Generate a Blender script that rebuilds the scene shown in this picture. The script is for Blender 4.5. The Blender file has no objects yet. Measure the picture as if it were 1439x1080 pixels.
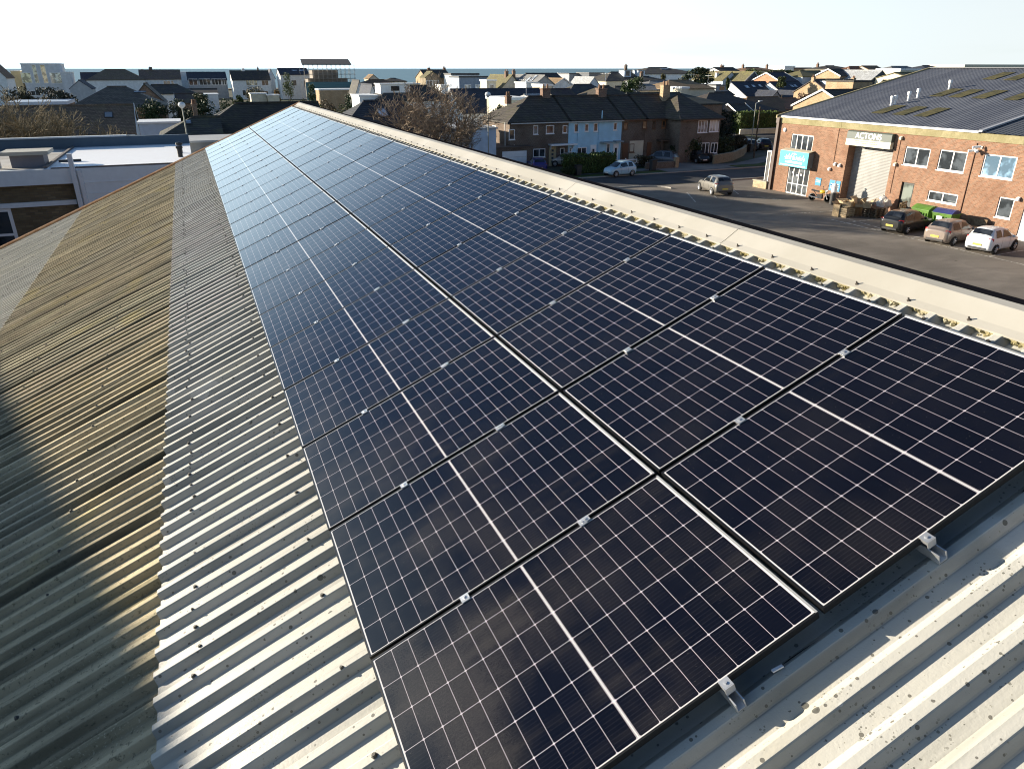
import bpy, math, random
from mathutils import Vector, Matrix
random.seed(7)
S = bpy.context.scene
R = math.radians
# ---------------------------------------------------------------- camera
# world grid: x runs up the near roof slope, y along its ridge, both parallel to every street here
CAM_H = 10.3; PITCH = R(23.85); YAW = R(23.09); FPX = 1003.5
cd = bpy.data.cameras.new('camera'); cam = bpy.data.objects.new('camera', cd); S.collection.objects.link(cam)
cam.location = (0, 0, CAM_H); cam.rotation_euler = (R(90) - PITCH, 0, -YAW)
cd.sensor_width = 36; cd.lens = 36 * FPX / 1439; cd.clip_start = 0.05; cd.clip_end = 60000
S.camera = cam
# ---------------------------------------------------------------- light
SUN_EL = R(12.5); SUN_OFF = R(42.0)          # azimuth measured from -x towards +y
sd = Vector((-math.cos(SUN_OFF) * math.cos(SUN_EL), math.sin(SUN_OFF) * math.cos(SUN_EL), math.sin(SUN_EL)))
sl = bpy.data.lights.new('sun', 'SUN'); so = bpy.data.objects.new('sun', sl); S.collection.objects.link(so)
sl.energy = 5.0; sl.angle = R(0.55); sl.color = (1.0, 0.885, 0.71)
so.rotation_euler = sd.to_track_quat('Z', 'Y').to_euler()
W = bpy.data.worlds.new('World'); S.world = W; W.use_nodes = True
nt = W.node_tree; nt.nodes.clear()
sky = nt.nodes.new('ShaderNodeTexSky'); sky.sky_type = 'NISHITA'; sky.sun_disc = False
sky.sun_elevation = SUN_EL; sky.sun_rotation = math.atan2(sd.x, sd.y)
sky.altitude = 0; sky.air_density = 0.8; sky.dust_density = 0.1; sky.ozone_density = 3.0
bg = nt.nodes.new('ShaderNodeBackground'); bg.inputs[1].default_value = 0.06
wo = nt.nodes.new('ShaderNodeOutputWorld')
tcw = nt.nodes.new('ShaderNodeTexCoord'); mpw = nt.nodes.new('ShaderNodeMapping'); mpw.inputs['Scale'].default_value = (1.2, 1.2, 14)
nzw = nt.nodes.new('ShaderNodeTexNoise'); nzw.inputs['Scale'].default_value = 1.7; nzw.inputs['Detail'].default_value = 5
def wm(op, a, b=None):
    o = nt.nodes.new('ShaderNodeMath'); o.operation = op
    for i, q in enumerate((a, b)):
        if q is None: continue
        if hasattr(q, 'is_linked'): nt.links.new(q, o.inputs[i])
        else: o.inputs[i].default_value = q
    return o.outputs[0]
def wr(f, a, b, lo, hi):
    o = nt.nodes.new('ShaderNodeMapRange'); o.interpolation_type = 'SMOOTHSTEP'; nt.links.new(f, o.inputs[0])
    for i, q in zip((1, 2, 3, 4), (a, b, lo, hi)): o.inputs[i].default_value = q
    return o.outputs[0]
# bright hazy air low over the sea, whitest under the sun, with thin streaks of cloud above it
sxw = nt.nodes.new('ShaderNodeSeparateXYZ'); nt.links.new(tcw.outputs['Generated'], sxw.inputs[0])
dtw = nt.nodes.new('ShaderNodeVectorMath'); dtw.operation = 'DOT_PRODUCT'; nt.links.new(tcw.outputs['Generated'], dtw.inputs[0]); dtw.inputs[1].default_value = sd
halo = wr(dtw.outputs['Value'], .78, 1.0, 0, .75)
back = wr(dtw.outputs['Value'], -.75, -.35, 0, 1)
low = wm('MAXIMUM', wm('MULTIPLY', wr(sxw.outputs[2], .03, .36, .94, .0), back), halo); toward = wr(dtw.outputs['Value'], -.25, .85, 0, 1)
nt.links.new(tcw.outputs['Generated'], mpw.inputs[0]); nt.links.new(mpw.outputs[0], nzw.inputs['Vector'])
streak = wr(nzw.outputs['Fac'], .45, .8, 0, .45)
veil = nt.nodes.new('ShaderNodeMix'); veil.data_type = 'RGBA'; nt.links.new(toward, veil.inputs['Factor'])
veil.inputs['A'].default_value = (6.3, 6.85, 6.95, 1); veil.inputs['B'].default_value = (10.4, 13.2, 15.0, 1)
low = wm('MULTIPLY', low, wr(nzw.outputs['Fac'], .42, .68, 1.0, .80))
mxw = nt.nodes.new('ShaderNodeMix'); mxw.data_type = 'RGBA'; nt.links.new(wm('MAXIMUM', low, wm('MULTIPLY', wm('MULTIPLY', streak, back), wr(sxw.outputs[2], .02, .22, 1, .0))), mxw.inputs['Factor'])
nt.links.new(sky.outputs[0], mxw.inputs['A']); nt.links.new(veil.outputs['Result'], mxw.inputs['B'])
nt.links.new(mxw.outputs['Result'], bg.inputs[0]); nt.links.new(bg.outputs[0], wo.inputs[0])
S.view_settings.view_transform = 'Standard'; S.view_settings.look = 'None'; S.view_settings.gamma = 1
S.view_settings.exposure = 1.25
S.render.engine = 'CYCLES'; S.cycles.max_bounces = 6; S.cycles.use_denoising = True; S.cycles.filter_width = 1.1
# ---------------------------------------------------------------- helpers
cp, sp, cy, sy = math.cos(PITCH), math.sin(PITCH), math.cos(YAW), math.sin(YAW)
def ray(px, py):
    a = (px - 719.5) / FPX; b = (py - 540) / FPX
    r, f, d = a, cp - b * sp, -sp - b * cp
    return Vector((r * cy + f * sy, -r * sy + f * cy, d))
def gp(px, py, z=0.0):                       # where a line of sight meets the level z
    d = ray(px, py); t = (z - CAM_H) / d.z
    return Vector((0, 0, CAM_H)) + d * t
def dp(px, py, dist):                        # the point at that depth
    return Vector((0, 0, CAM_H)) + ray(px, py) * dist
def link(o, parent=None):
    S.collection.objects.link(o)
    if parent: o.parent = parent
    return o
def tag(o, label=None, cat=None, group=None, kind=None):
    if label: o['label'] = label
    if cat: o['category'] = cat
    if group: o['group'] = group
    if kind: o['kind'] = kind
    return o
def thing(name, label, cat, loc=(0, 0, 0), rz=0, group=None):
    o = bpy.data.objects.new(name, None); link(o); o.empty_display_size = .2
    o.location = loc; o.rotation_euler = (0, 0, rz)
    return tag(o, label, cat, group)
class MB:
    def __init__(s): s.v = []; s.f = []; s.m = []
    def add(s, vs, fs, mi=0):
        b = len(s.v); s.v += [tuple(p) for p in vs]; s.f += [tuple(i + b for i in f) for f in fs]; s.m += [mi] * len(fs); return s
    def box(s, x0, x1, y0, y1, z0, z1, mi=0):
        return s.add([(x0, y0, z0), (x1, y0, z0), (x1, y1, z0), (x0, y1, z0), (x0, y0, z1), (x1, y0, z1), (x1, y1, z1), (x0, y1, z1)],
                     [(3, 2, 1, 0), (4, 5, 6, 7), (0, 1, 5, 4), (1, 2, 6, 5), (2, 3, 7, 6), (3, 0, 4, 7)], mi)
    def obox(s, o, ax, ay, az, mi=0):        # box from a corner and three edge vectors
        o, ax, ay, az = Vector(o), Vector(ax), Vector(ay), Vector(az)
        p = [o, o + ax, o + ax + ay, o + ay]; p += [q + az for q in p]
        return s.add(p, [(3, 2, 1, 0), (4, 5, 6, 7), (0, 1, 5, 4), (1, 2, 6, 5), (2, 3, 7, 6), (3, 0, 4, 7)], mi)
    def quad(s, a, b, c, d, mi=0): return s.add([a, b, c, d], [(0, 1, 2, 3)], mi)
    def prism(s, poly, ext, mi=0):           # poly: 3D points, ext: extrusion vector
        n = len(poly); e = Vector(ext); p = [Vector(q) for q in poly]; p += [q + e for q in p]
        fs = [tuple(range(n - 1, -1, -1)), tuple(range(n, 2 * n))] + [(i, (i + 1) % n, n + (i + 1) % n, n + i) for i in range(n)]
        return s.add(p, fs, mi)
    def tube(s, p0, p1, r0, r1=None, n=6, mi=0, cap=True):
        r1 = r0 if r1 is None else r1; p0, p1 = Vector(p0), Vector(p1); d = (p1 - p0)
        if d.length < 1e-6: return s
        d.normalize(); a = d.orthogonal().normalized(); b = d.cross(a)
        vs = [p + (a * math.cos(t) + b * math.sin(t)) * r for p, r in ((p0, r0), (p1, r1)) for t in [2 * math.pi * k / n for k in range(n)]]
        fs = [(k, (k + 1) % n, n + (k + 1) % n, n + k) for k in range(n)]
        if cap: fs += [tuple(range(n - 1, -1, -1)), tuple(range(n, 2 * n))]
        return s.add(vs, fs, mi)
    def lathe(s, prof, c=(0, 0, 0), n=16, ax='z', mi=0):   # prof: (radius, height)
        vs = []
        for r, h in prof:
            for k in range(n):
                t = 2 * math.pi * k / n; a, b = r * math.cos(t), r * math.sin(t)
                q = {'z': (a, b, h), 'y': (a, h, b), 'x': (h, a, b)}[ax]
                vs.append((q[0] + c[0], q[1] + c[1], q[2] + c[2]))
        m = len(prof); fs = [(i * n + k, i * n + (k + 1) % n, (i + 1) * n + (k + 1) % n, (i + 1) * n + k) for i in range(m - 1) for k in range(n)]
        fs += [tuple(range(n)), tuple(range((m - 1) * n, m * n))]
        return s.add(vs, fs, mi)
    def build(s, name, mats, parent=None, smooth=False):
        me = bpy.data.meshes.new(name); me.from_pydata(s.v, [], s.f)
        for m in (mats if isinstance(mats, (list, tuple)) else [mats]): me.materials.append(m)
        me.polygons.foreach_set('material_index', s.m)
        if smooth: me.polygons.foreach_set('use_smooth', [True] * len(s.f))
        me.update(); o = bpy.data.objects.new(name, me); return link(o, parent)
def dup(root, loc=None, rz=None, label=None, group=None):
    r = root.copy(); link(r)
    if loc is not None: r.location = loc
    if rz is not None: r.rotation_euler = (0, 0, rz)
    if label: r['label'] = label
    if group: r['group'] = group
    for ch in list(root.children):
        c = ch.copy(); link(c, r)
        for g in list(ch.children): link(g.copy(), c)
    return r
# ---------------------------------------------------------------- materials
MC = {}
class NT:
    def __init__(s, name):
        s.mat = bpy.data.materials.new(name); s.mat.use_nodes = True; s.t = s.mat.node_tree
        s.b = s.t.nodes['Principled BSDF']; s.tc = None
    def n(s, typ, **kw):
        o = s.t.nodes.new('ShaderNode' + typ)
        for k, v in kw.items(): setattr(o, k, v)
        return o
    def set(s, sock, val):
        if hasattr(val, 'is_linked'): s.t.links.new(val, sock)
        elif val is not None: sock.default_value = val
    def obj(s):
        if not s.tc: s.tc = s.n('TexCoord')
        return s.tc.outputs['Object']
    def m(s, op, a, b=None, c=None):
        o = s.n('Math', operation=op); s.set(o.inputs[0], a); s.set(o.inputs[1], b)
        if c is not None: s.set(o.inputs[2], c)
        return o.outputs[0]
    def xyz(s, vec=None):
        o = s.n('SeparateXYZ'); s.set(o.inputs[0], vec or s.obj()); return o.outputs
    def comb(s, x, y, z):
        o = s.n('CombineXYZ'); s.set(o.inputs[0], x); s.set(o.inputs[1], y); s.set(o.inputs[2], z); return o.outputs[0]
    def noise(s, scale, detail=4, vec=None, rough=.55, stretch=None):
        o = s.n('TexNoise'); o.inputs['Scale'].default_value = scale; o.inputs['Detail'].default_value = detail; o.inputs['Roughness'].default_value = rough
        v = vec or s.obj()
        if stretch:
            mp = s.n('Mapping'); mp.inputs['Scale'].default_value = stretch; s.set(mp.inputs[0], v); v = mp.outputs[0]
        s.set(o.inputs['Vector'], v); return o.outputs['Fac']
    def ramp(s, fac, a, b, lo=0.0, hi=1.0):   # smooth step of fac between a and b -> lo..hi
        o = s.n('MapRange', interpolation_type='SMOOTHSTEP'); s.set(o.inputs[0], fac)
        for k, v in zip((1, 2, 3, 4), (a, b, lo, hi)): o.inputs[k].default_value = v
        return o.outputs[0]
    def mix(s, f, a, b):
        o = s.n('Mix', data_type='RGBA'); s.set(o.inputs['Factor'], f)
        for k, v in (('A', a), ('B', b)): s.set(o.inputs[k], v if hasattr(v, 'is_linked') else (*v, 1) if len(v) == 3 else v)
        return o.outputs['Result']
    def bump(s, h, strength=.3, dist=.02):
        o = s.n('Bump'); o.inputs['Strength'].default_value = strength; o.inputs['Distance'].default_value = dist; s.set(o.inputs['Height'], h)
        s.t.links.new(o.outputs[0], s.b.inputs['Normal'])
    def out(s, col, rough=.6, metal=0.0, spec=None):
        s.set(s.b.inputs['Base Color'], (*col, 1) if isinstance(col, tuple) else col); s.set(s.b.inputs['Roughness'], rough); s.b.inputs['Metallic'].default_value = metal
        if spec is not None: s.b.inputs['Specular IOR Level'].default_value = spec
        return s.mat
def sc(c, k): return tuple(x * k for x in c)
def plain(col, rough=.55, metal=0.0, var=.12, spec=None):
    key = ('p', col, rough, metal, var)
    if key not in MC:
        t = NT('paint'); f = t.noise(3.0, 5)
        MC[key] = t.out(t.mix(f, sc(col, 1 - var), sc(col, 1 + var)), rough, metal, spec)
    return MC[key]
def wallm(col, dirt=.25):
    key = ('w', col, dirt)
    if key not in MC:
        t = NT('render'); f = t.noise(1.3, 6); g = t.noise(.7, 4, stretch=(3, 3, .35))
        c = t.mix(t.ramp(f, .3, .75), sc(col, .88), sc(col, 1.06)); c = t.mix(t.ramp(g, .5, .8, 0, dirt), c, sc(col, .5))
        t.bump(t.noise(40, 3), .15, .01); MC[key] = t.out(c, .85, 0, .3)
    return MC[key]
def brickm(col, mortar=(.36, .33, .29), k=1.0):
    key = ('b', col, mortar, k)
    if key not in MC:
        t = NT('brick'); x, y, z = t.xyz(); v = t.comb(t.m('ADD', x, y), z, 0.0)
        br = t.n('TexBrick'); t.set(br.inputs['Vector'], v); br.inputs['Scale'].default_value = 1.0
        br.inputs['Brick Width'].default_value = .225 * k; br.inputs['Row Height'].default_value = .075 * k; br.inputs['Mortar Size'].default_value = .008 * k
        br.inputs['Color1'].default_value = (*sc(col, .72), 1); br.inputs['Color2'].default_value = (*sc(col, 1.25), 1); br.inputs['Mortar'].default_value = (*mortar, 1)
        c = t.mix(t.ramp(t.noise(.6, 6), .35, .75, 0, .55), br.outputs['Color'], sc(col, .6))
        t.bump(t.m('SUBTRACT', 1.0, br.outputs['Fac']), .5, .01); MC[key] = t.out(c, .9, 0, .2)
    return MC[key]
def tilem(col, moss=(.16, .15, .06), mk=.45, row=.24):
    key = ('t', col, moss, mk, row)
    if key not in MC:
        col = sc(col, 1.3); t = NT('roof_tile'); x, y, z = t.xyz()
        zz = t.m('DIVIDE', z, row * .62); fz = t.m('FRACT', zz)
        br = t.n('TexBrick'); t.set(br.inputs['Vector'], t.comb(t.m('ADD', x, y), z, 0.0)); br.inputs['Scale'].default_value = 1
        br.inputs['Brick Width'].default_value = .3; br.inputs['Row Height'].default_value = row * .62; br.inputs['Mortar Size'].default_value = .022
        br.inputs['Color1'].default_value = (*sc(col, .7), 1); br.inputs['Color2'].default_value = (*sc(col, 1.25), 1); br.inputs['Mortar'].default_value = (*sc(col, .45), 1)
        c = t.mix(t.ramp(t.noise(.9, 6), .45, .72, 0, mk), br.outputs['Color'], moss)
        t.bump(t.m('SUBTRACT', 1.0, fz), .8, .03); MC[key] = t.out(c, .8, 0, .35)
    return MC[key]
def glassm(tint=(.02, .025, .03)):
    key = ('g', tint)
    if key not in MC:
        t = NT('window_glass'); f = t.noise(.9, 3)
        MC[key] = t.out(t.mix(t.ramp(f, .45, .6), tint, sc(tint, 3.0)), .05, 0, .7)
    return MC[key]
def leafm(col):
    key = ('l', col)
    if key not in MC:
        t = NT('leaf'); f = t.noise(1.4, 4); g = t.noise(9, 2)
        c = t.mix(t.ramp(f, .35, .65), sc(col, .55), sc(col, 1.3)); c = t.mix(t.ramp(g, .4, .7), c, sc(col, .9)); MC[key] = t.out(c, .65, 0, .3)
    return MC[key]
WHITE = plain((.78, .78, .76), .45, 0, .05); UPVC = plain((.8, .8, .8), .35, 0, .03); BLACK = plain((.012, .012, .013), .5); DARKM = plain((.04, .04, .042), .45)
ALU = plain((.62, .63, .64), .38, .75, .05); GLASS = glassm()
# ---------------------------------------------------------------- ground, road, sea
def sheet(name, poly, z, mat):
    m = MB(); m.add([(x, y, z) for x, y in poly], [tuple(range(len(poly)))]); o = m.build(name, mat); return tag(o, kind='structure')
def groundmat(a, b, scale=.15, rough=.95):
    t = NT('ground'); f = t.noise(scale, 7, rough=.65); g = t.noise(scale * 12, 4)
    c = t.mix(t.ramp(f, .38, .62), a, b); c = t.mix(t.ramp(g, .35, .75, 0, .35), c, sc(a, .6)); t.bump(g, .4, .03); return t.out(c, rough, 0, .2)
def dots(t, scale, rad):                       # round lichen spots of uneven size
    vo = t.n('TexVoronoi'); vo.inputs['Scale'].default_value = scale; t.set(vo.inputs['Vector'], t.obj()); s = t.n('SeparateColor'); t.set(s.inputs[0], vo.outputs['Color'])
    r = t.m('MULTIPLY', t.m('MULTIPLY', t.m('POWER', s.outputs[0], 2.5), rad * 2), t.m('GREATER_THAN', t.m('ADD', s.outputs[1], t.m('MULTIPLY', t.noise(.9, 3), 1.2)), 1.25))
    return t.m('MULTIPLY', t.m('LESS_THAN', vo.outputs['Distance'], r), .85)
def asphalt(col, patch=.5, track=.0):
    t = NT('asphalt'); x, y, z = t.xyz(); f = t.noise(.22, 7); g = t.noise(30, 3); h = t.noise(.5, 5, stretch=(.25, 1.6, 1))
    c = t.mix(t.ramp(f, .35, .68), sc(col, .72), sc(col, 1.22)); c = t.mix(t.ramp(h, .5, .72, 0, patch), c, sc(col, .55)); c = t.mix(t.ramp(g, .5, .8, 0, .4), c, sc(col, 1.6))
    if track:                                # curved tyre marks
        w = t.n('TexWave', wave_type='RINGS', rings_direction='Z'); w.inputs['Scale'].default_value = .13; w.inputs['Distortion'].default_value = 16; w.inputs['Detail'].default_value = 3
        mp = t.n('Mapping'); mp.inputs['Location'].default_value = (-38, -18, 0); t.set(mp.inputs[0], t.obj()); t.set(w.inputs['Vector'], mp.outputs[0])
        c = t.mix(t.ramp(w.outputs['Fac'], .80, .97, 0, track), c, sc(col, .4))
    if track: c = t.mix(t.m('MULTIPLY', dots(t, .42, .16), .7), c, sc(col, .38)); c = t.mix(t.m('MULTIPLY', dots(t, 2.2, .10), .8), c, sc(col, .3)); k_ = t.noise(.11, 3); c = t.mix(t.ramp(k_, .56, .57, 0, .35), c, sc(col, .7))
    t.bump(g, .35, .01); return t.out(c, .88, 0, .3)
GRASS = groundmat((.055, .085, .022), (.10, .12, .04), .5)
sheet('ground', [(-500, -120), (1500, -120), (1500, 455), (-500, 455)], 0, groundmat((.06, .075, .035), (.13, .115, .085), .05))
def sea_mat():
    t = NT('sea_water'); f = t.noise(.012, 5, stretch=(1, 3, 1)); t.bump(t.noise(.08, 6), .5, .6)
    return t.out(t.mix(f, (.05, .13, .16), (.09, .19, .22)), .42, 0, .35)
sheet('sea', [(-26000, 440), (40000, 440), (40000, 60000), (-26000, 60000)], .35, sea_mat())
sheet('beach', [(-900, 425), (1900, 425), (1900, 446), (-900, 446)], .45, groundmat((.28, .24, .18), (.36, .31, .24), .3))
CARP = asphalt((.215, .188, .158), .45, .16); ROAD = asphalt((.062, .064, .068), .4); PAVE = asphalt((.17, .165, .155), .3)
sheet('car_park', [(8, -30), (60, -30), (60, 56), (57.5, 59.3), (8, 59.3)], .02, CARP)
sheet('road', [(-60, 59.6), (57, 59.6), (130, 61.8), (130, 69), (-60, 66.6)], .016, ROAD)
sheet('side_road', [(73, 67.4), (83, 67.6), (108, 130), (100, 130)], .012, ROAD)
sheet('pavement', [(-20, 68.4), (61, 69.3), (73.5, 76), (98, 128), (96.2, 128), (71.5, 77.4), (59.4, 71), (-20, 70)], .024, PAVE)
sheet('driveway', [(47.2, 67.3), (56.5, 67.5), (57, 76), (46.8, 75.5)], .036, asphalt((.24, .225, .2), .5))
m = MB()
for x0, x1, y0, y1 in ((-20, 47, 66.75, 68.4), (57, 72, 67.55, 69.2)): m.box(x0, x1, y0, y1, 0, .05)
tag(m.build('grass_verge', GRASS), kind='structure')
m = MB(); m.box(-20, 72, 66.4, 66.62, 0, .12); m.box(8, 38.5, 59.32, 59.5, 0, .13); m.box(47, 60, 59.32, 59.5, 0, .13)
for k in range(8):
    a0, a1 = k * math.pi / 16, (k + 1) * math.pi / 16
    c = (38.5, 57.2); p = [Vector((c[0] + 2.2 * math.sin(a), c[1] + 2.2 * math.cos(a), 0)) for a in (a0, a1)]; q = [Vector((c[0] + 2.05 * math.sin(a), c[1] + 2.05 * math.cos(a), 0)) for a in (a0, a1)]
    m.prism([p[0], p[1], q[1], q[0]], (0, 0, .13))
tag(m.build('kerb', plain((.33, .31, .28), .8)), kind='structure')
# painted bay lines
LINE = NT('road_paint'); _f = LINE.noise(3.2, 5); LINE = LINE.out(LINE.mix(LINE.ramp(_f, .38, .6), (.2, .185, .16), (.70, .68, .62)), .8)
m = MB()
def stripe(a, b, w=.1, z=.026):
    a, b = Vector((*a, z)), Vector((*b, z)); d = (b - a).normalized(); s = Vector((-d.y, d.x, 0)) * w / 2; m.quad(a - s, b - s, b + s, a + s)
stripe((42.6, 12), (42.9, 40))
for k in range(9):
    y = 16.6 + 2.75 * k; stripe((42.7, y), (47.3, y + .3))
for x, y in ((38.2, 50.2), (41.2, 51.3), (44.3, 52.2)): stripe((x, y), (x + 2.3, y + 4.4))
for a, b in ((gp(1050, 275), gp(1098, 281)), (gp(1100, 302), gp(1180, 296)), (gp(1185, 306), gp(1240, 322))): stripe(a.xy, b.xy, .09)
tag(m.build('road_markings', LINE), kind='structure')
# ---------------------------------------------------------------- the near corrugated warehouse
AL = math.radians(22.97); OR = Vector((.401, 1.5676, 7.6613))
ROT = Matrix.Rotation(-AL, 4, 'Y')
def rp(v, u, n): return OR + ROT @ Vector((v, u, n))     # roof frame -> world
wh = thing('corrugated_warehouse', 'long low warehouse under a pale corrugated sheet roof with white ridge capping', 'warehouse', (0, 0, 0))
def onroof(mb, name, mats, parent, smooth=False):
    o = mb.build(name, mats, parent, smooth); o.location = OR; o.rotation_euler = (0, -AL, 0); return o
PITCHR = .195; NR, NP = -.09, -.133
def corrugated(v0, v1, u0, u1, off, segs, seed, skip=False):
    rnd = random.Random(seed); k0, k1 = math.floor(u0 / PITCHR), math.ceil(u1 / PITCHR); us = []
    for k in range(k0, k1):
        b = k * PITCHR; lap = .005 if k % 5 == 0 else 0; j = rnd.uniform(-.003, .003)
        us += [(b, NP), (b + .076 + j, NP), (b + .082 + j, NP + .005), (b + .104 + j, NR - .005 + lap), (b + .110 + j, NR + lap), (b + .150, NR + lap), (b + .157, NR - .005 + lap), (b + .188, NP + .006 + lap * .6), (b + .194, NP + lap * .5)]
    vs, fs = [], []; n = len(us)
    for i in range(segs + 1):
        v = v0 + (v1 - v0) * i / segs
        for u, h in us:
            wv = .003 * math.sin(v * 1.7 + u * .9 + seed) + .002 * math.sin(v * 4.1 - u * 2.3)
            vs.append((v, min(max(u, u0), u1), h + off + wv))
    for i in range(segs):
        for j in range(n - 1): fs.append((i * n + j, (i + 1) * n + j, (i + 1) * n + j + 1, i * n + j + 1))
    m = MB(); m.add(vs, fs); return m
def sheetmat(kind):
    t = NT('roof_sheet_' + kind); v, u, n = t.xyz()
    un = t.m('FRACT', t.m('DIVIDE', t.m('ADD', u, 19.5), PITCHR))                 # place across one corrugation
    lap = t.m('FRACT', t.m('DIVIDE', t.m('ADD', u, 19.5), PITCHR * 5))            # place across one sheet
    sid = t.m('FLOOR', t.m('DIVIDE', t.m('ADD', u, 19.5), PITCHR * 5))
    wn = t.n('TexWhiteNoise', noise_dimensions='1D'); t.set(wn.inputs['W'], sid); tone = wn.outputs[0]
    near_lap = t.m('SUBTRACT', 1.0, t.ramp(t.m('ABSOLUTE', t.m('SUBTRACT', lap, .025)), .0, .055))
    streak = t.noise(2.2, 6, stretch=(.22, 3.2, 1)); blot = t.noise(1.1, 7, rough=.65); spec = t.noise(34, 3, rough=.7); sp2 = t.noise(75, 2)
    if kind == 'painted':
        c = t.mix(blot, (.42, .41, .365), (.50, .49, .445)); c = t.mix(t.m('MULTIPLY', tone, .16), c, (.36, .36, .34))
        c = t.mix(t.ramp(blot, .5, .75, 0, .45), c, (.42, .385, .28)); c = t.mix(t.ramp(streak, .5, .76, 0, .62), c, (.22, .22, .19))
        pt = t.noise(.55, 3); c = t.mix(t.ramp(pt, .64, .66, 0, .4), c, (.60, .59, .57))
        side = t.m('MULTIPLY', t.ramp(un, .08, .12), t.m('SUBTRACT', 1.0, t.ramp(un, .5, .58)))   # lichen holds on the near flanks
        grime_and_shade = t.m('MULTIPLY', t.m('MULTIPLY', t.m('SUBTRACT', 1.0, t.ramp(un, .53, .60)), t.ramp(un, .34, .40)), t.ramp(t.noise(1.6, 6, stretch=(.5, 2, 1)), .36, .64, .22, .82))  # patchy flank dirt, deepened to put the flanks' shade into the colour
        c = t.mix(grime_and_shade, c, (.155, .165, .155)); c = t.mix(dots(t, 13.0, .13), c, (.06, .06, .05)); c = t.mix(dots(t, 38.0, .19), c, (.09, .085, .07)); c = t.mix(t.m('MULTIPLY', dots(t, 95.0, .34), t.ramp(t.noise(2.6, 4), .55, .66)), c, (.10, .10, .08)); c = t.mix(t.m('MULTIPLY', dots(t, 1.5, .22), .45), c, (.62, .61, .58)); c = t.mix(t.ramp(sp2, .70, .74, 0, .6), c, (.16, .15, .10))
        c = t.mix(t.m('MULTIPLY', near_lap, .35), c, (.14, .15, .15)); rough = .5; sp = .35
    elif kind == 'mossy':
        c = t.mix(t.ramp(blot, .3, .7), (.44, .37, .235), (.62, .53, .345)); c = t.mix(t.m('MULTIPLY', tone, .4), c, (.33, .33, .30))
        c = t.mix(t.ramp(streak, .42, .68, 0, .8), c, (.15, .14, .095)); c = t.mix(t.ramp(t.noise(.8, 6), .55, .72, 0, .7), c, (.52, .43, .20))
        c = t.mix(t.ramp(spec, .56, .68, 0, .7), c, (.10, .095, .065)); c = t.mix(t.ramp(sp2, .6, .7, 0, .6), c, (.52, .48, .36))
        fl = t.m('MULTIPLY', t.m('SUBTRACT', 1.0, t.ramp(un, .54, .62)), t.ramp(un, .30, .40)); c = t.mix(t.m('MULTIPLY', fl, t.ramp(t.noise(1.9, 6, stretch=(.4, 2, 1)), .34, .66, .12, .6)), c, (.11, .105, .075))  # dirt on the flanks, with their shade painted into the same dark tone
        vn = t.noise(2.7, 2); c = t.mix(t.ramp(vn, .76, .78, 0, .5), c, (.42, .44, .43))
        c = t.mix(t.m('MULTIPLY', t.m('SUBTRACT', 1.0, t.ramp(t.m('ABSOLUTE', t.m('SUBTRACT', lap, .06)), .03, .12)), t.ramp(t.noise(1.4, 5, stretch=(.35, 3, 1)), .35, .62, .25, .85)), c, (.04, .04, .03)); rough = .95; sp = .15
    else:
        c = t.mix(t.ramp(blot, .3, .7), (.36, .355, .31), (.47, .46, .41)); c = t.mix(t.m('MULTIPLY', tone, .35), c, (.52, .49, .38)); c = t.mix(t.ramp(streak, .45, .75, 0, .55), c, (.20, .2, .17))
        c = t.mix(t.ramp(spec, .6, .7, 0, .5), c, (.12, .12, .09)); c = t.mix(t.m('MULTIPLY', near_lap, .5), c, (.12, .12, .11)); rough = .9; sp = .2
    t.bump(t.m('ADD', spec, t.m('MULTIPLY', sp2, .5)), .25 if kind == 'painted' else .6, .006); return t.out(c, rough, 0, sp)
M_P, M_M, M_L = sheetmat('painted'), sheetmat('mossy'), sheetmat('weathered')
UE = 28.4
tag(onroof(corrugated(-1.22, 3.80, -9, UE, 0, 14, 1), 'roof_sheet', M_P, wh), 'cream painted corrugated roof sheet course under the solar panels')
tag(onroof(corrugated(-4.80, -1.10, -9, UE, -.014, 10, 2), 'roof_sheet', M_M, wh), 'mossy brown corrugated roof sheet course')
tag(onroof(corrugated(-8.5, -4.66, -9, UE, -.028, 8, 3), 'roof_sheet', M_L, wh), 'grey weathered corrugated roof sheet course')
# sheet fixings in rows, on every other crown
m = MB(); rnd = random.Random(4)
for v in (3.55, 1.9, -.16, -.95, -2.1, -3.4, -4.35, -5.6, -7.1):
    dense = v in (-.95,)
    for k in range(-44, int(UE / PITCHR)):
        if (k % (1 if dense else 3) or (dense and rnd.random() < .45)) and v != 3.55: continue
        if v == 1.9: continue
        u = k * PITCHR + .127 + rnd.uniform(-.01, .01); vv = v + rnd.uniform(-.03, .03); off = 0 if v > -1.15 else -.014 if v > -4.7 else -.028
        r = .0085 * rnd.uniform(.7, 1.3)
        m.lathe([(r * 1.5, NR + off - .002), (r * 1.45, NR + off + .006), (r, NR + off + .009), (r * .9, NR + off + .016)], (vv, u, 0), 6)
tag(onroof(m, 'roof_fixings', plain((.07, .065, .055), .7), wh), kind='stuff')
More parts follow.
